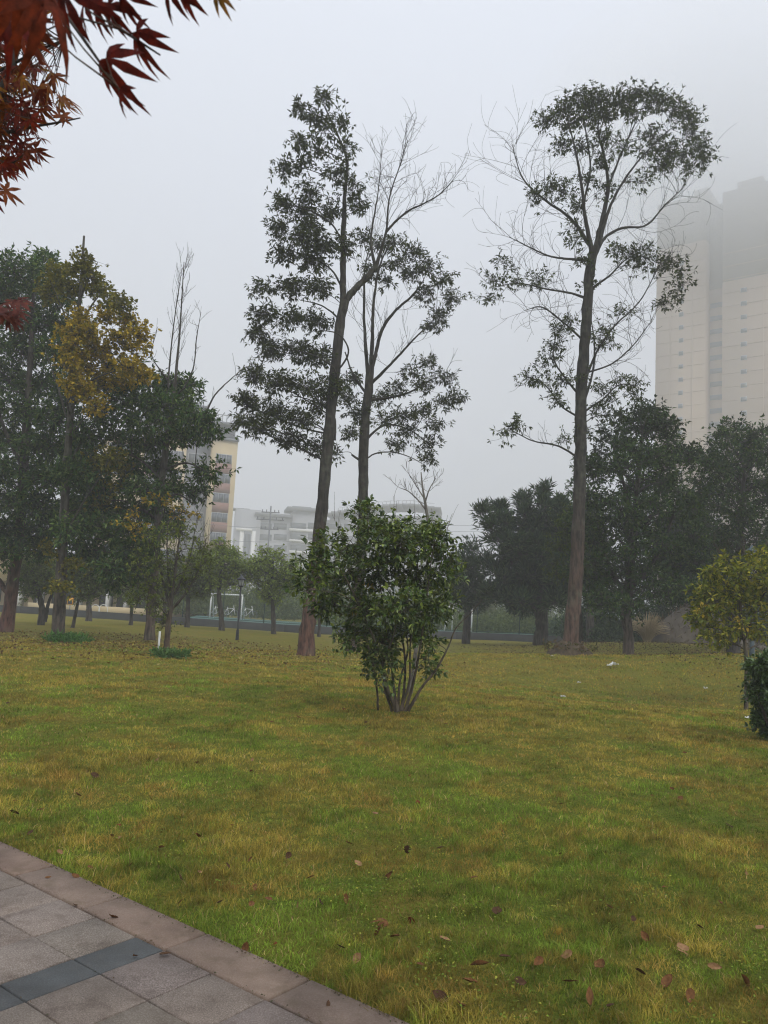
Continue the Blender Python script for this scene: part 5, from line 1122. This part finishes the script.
gr = np_mesh('grass', V.reshape(-1, 3), Fq, 3, GRASSM, tint=gc.repeat(5, 0)); tag(gr, 'short yellow-green grass covering the lawn', 'grass', kind='stuff')

# small clover-like weeds
def gpos(n, r0_, r1_, seed, a0=-36, a1=36, tlim=-.4):
    rg = np.random.default_rng(seed); r = rg.uniform(r0_, r1_, n); t = np.radians(rg.uniform(a0, a1, n)); x, y = r * np.sin(t), r * np.cos(t); k = tcoord(x, y) < tlim
    return x[k], y[k]
cx_, cy_ = gpos(420, 3.0, 13, 301); rg = np.random.default_rng(302)
n_per = 30; wx = (cx_[:, None] + rg.normal(0, .09, (len(cx_), n_per))).ravel(); wy = (cy_[:, None] + rg.normal(0, .09, (len(cx_), n_per))).ravel(); k = tcoord(wx, wy) < -.27; wx, wy = wx[k], wy[k]; n = len(wx)
pos = np.stack([wx, wy, H(wx, wy) + rg.uniform(.03, .065, n)], -1); d = nrm(np.stack([rg.normal(0, 1, n), rg.normal(0, 1, n), rg.normal(.1, .3, n)], -1))
V, Fq = scatter(DIAMOND[0], DIAMOND[1], pos, d, nrm(rg.normal(0, .35, (n, 3)) + [0, 0, 1]), rg.uniform(.012, .022, n), rg.uniform(.006, .012, n))
tag(np_mesh('ground_weeds', V, Fq, 3, LEAFM, tint=(np.array([(.13, .20, .025), (.19, .26, .035), (.30, .31, .045)])[rg.integers(0, 3, n)] * rg.uniform(.7, 1.2, (n, 1))).repeat(4, 0)), 'small bright green weeds growing in patches among the grass', 'weeds', kind='stuff')
rg = np.random.default_rng(311); n = 2600
ss_ = rg.uniform(-7.5, 2.6, n); tk = np.where(rg.random(n) < .6, -.245 + np.abs(rg.normal(0, .022, n)), np.where(rg.random(n) < .5, rg.normal(.0, .008, n), rg.integers(1, 6, n) * .325 + rg.normal(0, .006, n)))
xy = PO + PS * ss_[:, None] + PT * tk[:, None]; pos = np.concatenate([xy, np.full((n, 1), .0145)], 1) - np.array([0, 0, .004]) * (tk[:, None] > .01)
d = nrm(rg.normal(0, 1, (n, 3)) * [1, 1, .4]); V, Fq = scatter(DIAMOND[0], DIAMOND[1], pos, d, nrm(rg.normal(0, .5, (n, 3)) + [0, 0, 1]), rg.uniform(.004, .014, n), rg.uniform(.003, .009, n))
tag(np_mesh('soil_crumbs', V, Fq, 3, LEAFM, tint=(np.array([(.06, .045, .03), (.10, .07, .04), (.05, .06, .02), (.13, .10, .06)])[rg.integers(0, 4, n)]).repeat(4, 0)), 'soil crumbs and clippings along the kerb and paving joints', 'soil crumbs', kind='stuff')
# yellow ginkgo leaves under the left trees
rg = np.random.default_rng(303); n = 5200
x = rg.normal(-9, 5.0, n); y = rg.normal(27, 4.2, n); k = (y > 15) & (x > -24) & (x < 3); x, y = x[k], y[k]; n = len(x)
pos = np.stack([x, y, H(x, y) + .03], -1); d = nrm(np.stack([rg.normal(0, 1, n), rg.normal(0, 1, n), rg.normal(.1, .25, n)], -1))
V, Fq = scatter(DIAMOND[0], DIAMOND[1], pos, d, nrm(rg.normal(0, .4, (n, 3)) + [0, 0, 1]), rg.uniform(.06, .10, n), rg.uniform(.05, .09, n))
tag(np_mesh('fallen_ginkgo_leaves', V, Fq, 3, LEAFM, tint=(np.array([(.26, .17, .03), (.16, .09, .03), (.34, .28, .10), (.11, .06, .03)])[rg.integers(0, 4, n)] * rg.uniform(.6, 1.2, (n, 1))).repeat(4, 0)), 'yellow and brown leaves strewn thickly under the left trees', 'leaf litter', kind='stuff')

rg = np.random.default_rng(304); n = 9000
x = rg.normal(13, 5.0, n); y = rg.normal(37, 4.5, n); k = (y > 29 + .25 * (x - 8)) & (x > 3.5) & (x < 28); x, y = x[k], y[k]; y2 = rg.uniform(17, 31, 9000); x2 = rg.uniform(7, 24, 9000); y2[5500:] = 0; k = (x2 > 8.9 + (27 - y2) * .25 + rg.normal(0, .6, 9000)) & (y2 > 1); x, y = np.concatenate([x, x2[k]]), np.concatenate([y, y2[k]]); n = len(x)  # second scatter of dark leaves beyond the crest stands in for tree shade
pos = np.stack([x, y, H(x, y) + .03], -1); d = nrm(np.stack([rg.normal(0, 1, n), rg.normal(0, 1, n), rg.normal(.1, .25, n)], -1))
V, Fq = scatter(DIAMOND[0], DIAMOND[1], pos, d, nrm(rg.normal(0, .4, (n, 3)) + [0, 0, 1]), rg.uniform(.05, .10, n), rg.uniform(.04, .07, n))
tag(np_mesh('leaf_litter', V, Fq, 3, LEAFM, tint=(np.array([(.09, .055, .03), (.06, .04, .022), (.13, .085, .045), (.05, .055, .02)])[rg.integers(0, 4, n)] * rg.uniform(.6, 1.2, (n, 1))).repeat(4, 0)), 'dull brown leaf litter under the dark trees at right, its dark spread also standing in for their shade', 'leaf litter', kind='stuff')

# ------------------------------------------------------------------ fallen leaves and litter, one by one
def dry_leaf_mesh(seed, star=False):
    rg = np.random.default_rng(seed)
    if star:
        V, Fs = star_leaf(seed); V = V * [.5, .5, .35] - [.2, 0, 0]; me = bpy.data.meshes.new('leaf'); me.from_pydata([tuple(map(float, v)) for v in V], [], [tuple(map(int, f)) for f in Fs]); return me
    nu, nv = 9, 5; V = []; cu, cr = rg.uniform(.15, .7), rg.uniform(.2, .9)
    for i in range(nu):
        u = i / (nu - 1); w_ = .27 * sin(pi * u ** .85) ** .8 + .004
        for j in range(nv):
            v = (j / (nv - 1) - .5) * 2; V.append((u - .5, w_ * v * (1 - .15 * cr * abs(v)), cu * (u - .5) ** 2 * .6 + cr * w_ * abs(v) ** 1.5 * .6 + rg.normal(0, .012)))
    Fs = [(i * nv + j, i * nv + j + 1, (i + 1) * nv + j + 1, (i + 1) * nv + j) for i in range(nu - 1) for j in range(nv - 1)]
    me = bpy.data.meshes.new('leaf'); me.from_pydata(V, [], Fs)
    for p_ in me.polygons: p_.use_smooth = True
    return me
def m_dry(name, c0, c1):
    m, nt, b = mat_new(name); f_ = noise(nt, 5, 5); nt.links.new(ramp(nt, f_, [(.3, c0), (.7, c1)]), b.inputs['Base Color']); b.inputs['Roughness'].default_value = .95; b.inputs['Specular IOR Level'].default_value = .08; return m
MD = [m_dry('dry_leaf_brown', (.08, .036, .016), (.18, .088, .036)), m_dry('dry_leaf_red', (.12, .018, .012), (.20, .045, .03)), m_dry('dry_leaf_pale', (.18, .095, .045), (.30, .18, .09)), m_dry('dry_leaf_dark', (.045, .026, .015), (.09, .05, .028)), m_dry('dry_leaf_yellow', (.3, .19, .03), (.42, .30, .06))]
meshes = []
for i in range(12):
    me = dry_leaf_mesh(400 + i, star=(i in (3, 7))); me.materials.append(MD[(0, 2, 0, 1, 3, 0, 2, 1, 3, 0, 2, 4)[i]]); meshes.append(me)
rg = np.random.default_rng(410)
all_leaves = []
LBL = {'brown': 'dry curled brown leaf fallen on the lawn', 'red': 'small dark red leaf fallen on the lawn', 'pale': 'pale pinkish dry leaf fallen on the lawn', 'dark': 'blackish withered leaf fallen on the lawn', 'yellow': 'yellow leaf fallen on the lawn'}
def drop_leaf(x, y, size, mi=None, lab=None, grp=True, on=0.0):
    mi = rg.integers(0, 12) if mi is None else mi; me = meshes[mi]
    o = bpy.data.objects.new('fallen_leaf', me); C.objects.link(o)
    z = float(H(x, y)) + .018 + on if tcoord(x, y) < -.26 else .016 + on
    o.location = (x, y, z); o.scale = (size,) * 3; o.rotation_euler = (rg.normal(0, .5), rg.normal(0, .5), rg.uniform(0, 6.28))
    o.scale = (size, size * rg.uniform(.75, 1.5), size * rg.uniform(.8, 1.8))
    kind_ = me.materials[0].name.split('_')[-1]
    tag(o, lab or LBL[kind_], 'leaf', ('fallen %s leaves on the lawn' % kind_) if grp else None)
    if grp and not lab: all_leaves.append((kind_, o))
    return o
spots = [(445, 943, .10, 1), (567, 958, .085, 6), (610, 910, .075, 1), (600, 968, .10, 0), (645, 940, .09, 0), (633, 922, .06, 4), (497, 914, .095, 4), (474, 880, .08, 0), (357, 962, .075, 10), (358, 866, .09, 1), (346, 902, .085, 2), (320, 905, .08, 4), (298, 908, .05, 1), (255, 890, .06, 9),
         (268, 902, .07, 5), (232, 826, .055, 7), (288, 858, .07, 4), (251, 907, .06, 9), (388, 876, .10, 0), (415, 880, .06, 3), (275, 945, .06, 7), (200, 875, .06, 1), (162, 850, .07, 2), (120, 840, .07, 10), (78, 797, .09, 0), (112, 838, .07, 6), (150, 800, .08, 5), (60, 855, .07, 10), (198, 838, .08, 9),
         (14, 815, .10, 4), (40, 812, .07, 1), (560, 856, .05, 9), (665, 890, .06, 2), (418, 803, .09, 7), (745, 875, .07, 10), (700, 930, .09, 4), (668, 985, .10, 0), (715, 970, .09, 1), (682, 955, .08, 6), (570, 985, .10, 0), (520, 985, .09, 8), (480, 968, .12, 0), (470, 985, .10, 9), (505, 960, .08, 4), (538, 965, .09, 2), (640, 975, .08, 4),
         (590, 1000, .11, 0), (610, 1010, .10, 8), (420, 968, .09, 5), (440, 1000, .10, 4), (460, 1008, .11, 0), (395, 940, .08, 2), (378, 935, .09, 0), (250, 862, .07, 0), (310, 880, .07, 2), (220, 905, .06, 4), (180, 905, .05, 9), (340, 950, .08, 4), (690, 1000, .1, 0), (745, 985, .1, 2), (760, 930, .07, 6), (560, 935, .07, 11), (720, 905, .06, 0), (180, 880, .06, 4), (300, 835, .06, 5), (440, 850, .07, 4), (520, 820, .06, 0), (480, 905, .06, 6), (228, 868, .06, 8), (90, 870, .06, 0), (130, 868, .06, 5), (30, 835, .07, 4), (700, 840, .06, 9)]
for x, y, s_, mi in spots:
    p = hit(x, y); drop_leaf(p[0], p[1], s_ * .74, mi)
for _ in range(60):
    r = rg.uniform(4, 13); a_ = rg.uniform(-.6, .62); x, y = r * sin(a_), r * cos(a_)
    if tcoord(x, y) < -.35: drop_leaf(x, y, rg.uniform(.045, .085))
p = hit(381, 922); root = None
o = drop_leaf(p[0], p[1], .17, 3, 'large crumpled reddish leaf left of the smaller red leaf on the near lawn', False); o.data = o.data.copy(); o.data.materials[0] = MD[0]
p = hit(412, 921); drop_leaf(p[0], p[1], .07, 7)
for (x, y, s_, lab) in ((75, 877, .05, 'small reddish leaf lying on the kerb at the far left'), (165, 955, .055, 'brown leaf lying on the kerb joint beside the slate band'), (113, 918, .05, 'brown leaf lying across the joint above the slate band'), (48, 878, .035, 'tiny dark leaf on the leftmost kerbstone'), (75, 906, .035, 'tiny brown leaf near the joint of the second kerbstone'), (245, 949, .06, 'curled brown leaf at the lawn edge of the long kerbstone'), (135, 957, .035, 'tiny brown leaf on the slate band'), (328, 1005, .03, 'small dark crumb of leaf on the nearest kerbstone')):
    r = ray(x, y); t_ = (.012 - EYE) / r[2]; p = CAM + r * t_; drop_leaf(p[0], p[1], s_, int(rg.integers(4, 6)), lab, False)

ORD = ['lowest', 'second lowest', 'third lowest', 'fourth lowest', 'fifth lowest', 'sixth lowest', 'seventh lowest', 'eighth lowest', 'ninth lowest', 'tenth lowest', 'eleventh lowest', 'twelfth lowest']
PH = {'brown': 'curled brown', 'red': 'small dark red', 'pale': 'pale pinkish', 'dark': 'blackish withered', 'yellow': 'yellow'}
for kd in PH:
    lst = []
    for k_, o in all_leaves:
        if k_ != kd: continue
        v = np.array(o.location) - CAM; zc_ = v @ f0; X_, Y_ = 384 + F * (v @ RV) / zc_, 512 - F * (v @ UV) / zc_
        if 0 < X_ < 768 and Y_ < 1024: lst.append((-Y_, o))
        else: bpy.data.objects.remove(o)
    all_leaves = [(k_, o) for k_, o in all_leaves if k_ != kd]
    lst.sort(key=lambda a: a[0])
    for i, (_, o) in enumerate(lst):
        o['label'] = ('%s in the photo of the %s leaves on the lawn' % (ORD[i], PH[kd])) if i < 12 else '%s leaf on the lawn, higher in the photo than twelve others like it' % PH[kd]

M_PAPER = m_plain('white_litter', (.7, .7, .68), .6, .1, 20)
def scrap(px, py, sz, lab, seed, Y=None):
    rg = np.random.default_rng(seed); p = hit(px, py) if Y is None else P(px, py, Y); n = 6; V = []
    for i in range(n):
        for j in range(n): V.append((p[0] + (i / (n - 1) - .5) * sz + rg.normal(0, .02 * sz), p[1] + (j / (n - 1) - .5) * sz * .7, p[2] + .06 + abs(rg.normal(0, .22 * sz))))
    Fs = [(i * n + j, (i + 1) * n + j, (i + 1) * n + j + 1, i * n + j + 1) for i in range(n - 1) for j in range(n - 1)]
    me = bpy.data.meshes.new('litter'); me.from_pydata([tuple(map(float, v)) for v in V], [], Fs); tag(link_mesh('litter', me, M_PAPER), lab, 'litter', 'white litter on the lawn')
scrap(614, 667, .24, 'largest crumpled white scrap lying behind the crest right of the tallest tree', 1)
scrap(609, 668, .14, 'small white scrap touching the largest white scrap', 2); scrap(706, 691, .10, 'white scrap on the lawn left of the right edge shrub', 3); scrap(579, 685, .09, 'dull white scrap on the lawn below the tallest tree', 4)
scrap(552, 658, .08, 'white scrap at the left of the tallest tree foot', 5); scrap(563, 700, .1, 'tiny white scrap midway on the lawn', 6); scrap(748, 722, .1, 'white scrap beside the right edge shrub', 7)

# ------------------------------------------------------------------ fog
def vol_mat(name, dens):
    m = bpy.data.materials.new(name); m.use_nodes = True; nt = m.node_tree; nt.nodes.clear()
    out = nt.nodes.new('ShaderNodeOutputMaterial'); pv = nt.nodes.new('ShaderNodeVolumePrincipled'); pv.inputs['Density'].default_value = dens; pv.inputs['Color'].default_value = (.97, .98, 1, 1)
    nt.links.new(pv.outputs[0], out.inputs['Volume']); return m
hz = MB(); zlo, zhi = -2.6, float(z_roof2 + 6)
hz.box((0, 245, (zlo + zhi) / 2), (860, 660, zhi - zlo))
tag(hz.build('haze', vol_mat('fog', .0020)), 'thin grey fog filling the whole park', 'fog', kind='stuff')
# the low cloud that swallows the top of the tower
nu, nv = 40, 20; V = [(0, 0, 1)]; 
for i in range(1, nv):
    for j in range(nu):
        a_, b_ = pi * i / nv, 2 * pi * j / nu; V.append((sin(a_) * cos(b_), sin(a_) * sin(b_), cos(a_)))
V.append((0, 0, -1)); V = np.array(V); rad = 1 + .05 * np.sin(3 * V[:, 0] * 2 + 1) * np.sin(4 * V[:, 1] + 2) + .04 * np.sin(5 * V[:, 0] + 3 * V[:, 2])
tc0 = Qt[:2] + tw.d[:2] * s2
V0 = V * rad[:, None]
Fl = [(0, 1 + j, 1 + (j + 1) % nu) for j in range(nu)] + [(1 + i * nu + j, 1 + (i + 1) * nu + j, 1 + (i + 1) * nu + (j + 1) % nu, 1 + i * nu + (j + 1) % nu) for i in range(nv - 2) for j in range(nu)] + [(len(V) - 1, 1 + (nv - 2) * nu + (j + 1) % nu, 1 + (nv - 2) * nu + j) for j in range(nu)]
Vc = []; Fc = []; Tc_ = []
for k in range(5):
    q_ = 1 - .09 * k; Vc.append(V0 * np.array([82, 62, 62]) * q_ + [tc0[0] + 22, tc0[1] + 5, z_roof2 + 26]); Fc += [tuple(v + k * len(V0) for v in f) for f in Fl]
# one outer skin carries the whole density; inner skins would need their own object, so they are parts of the cloud
root = empty('low_cloud', (tc0[0] + 22, tc0[1] + 5, z_roof2 + 26), 'low cloud hiding the top of the beige tower', 'cloud'); root['kind'] = 'stuff'
cm = vol_mat('cloud', .0070)
for k in range(5):
    o = np_mesh('cloud_layer', Vc[k], [i for f in Fl for i in f], [len(f) for f in Fl], cm, root); o['kind'] = 'stuff'
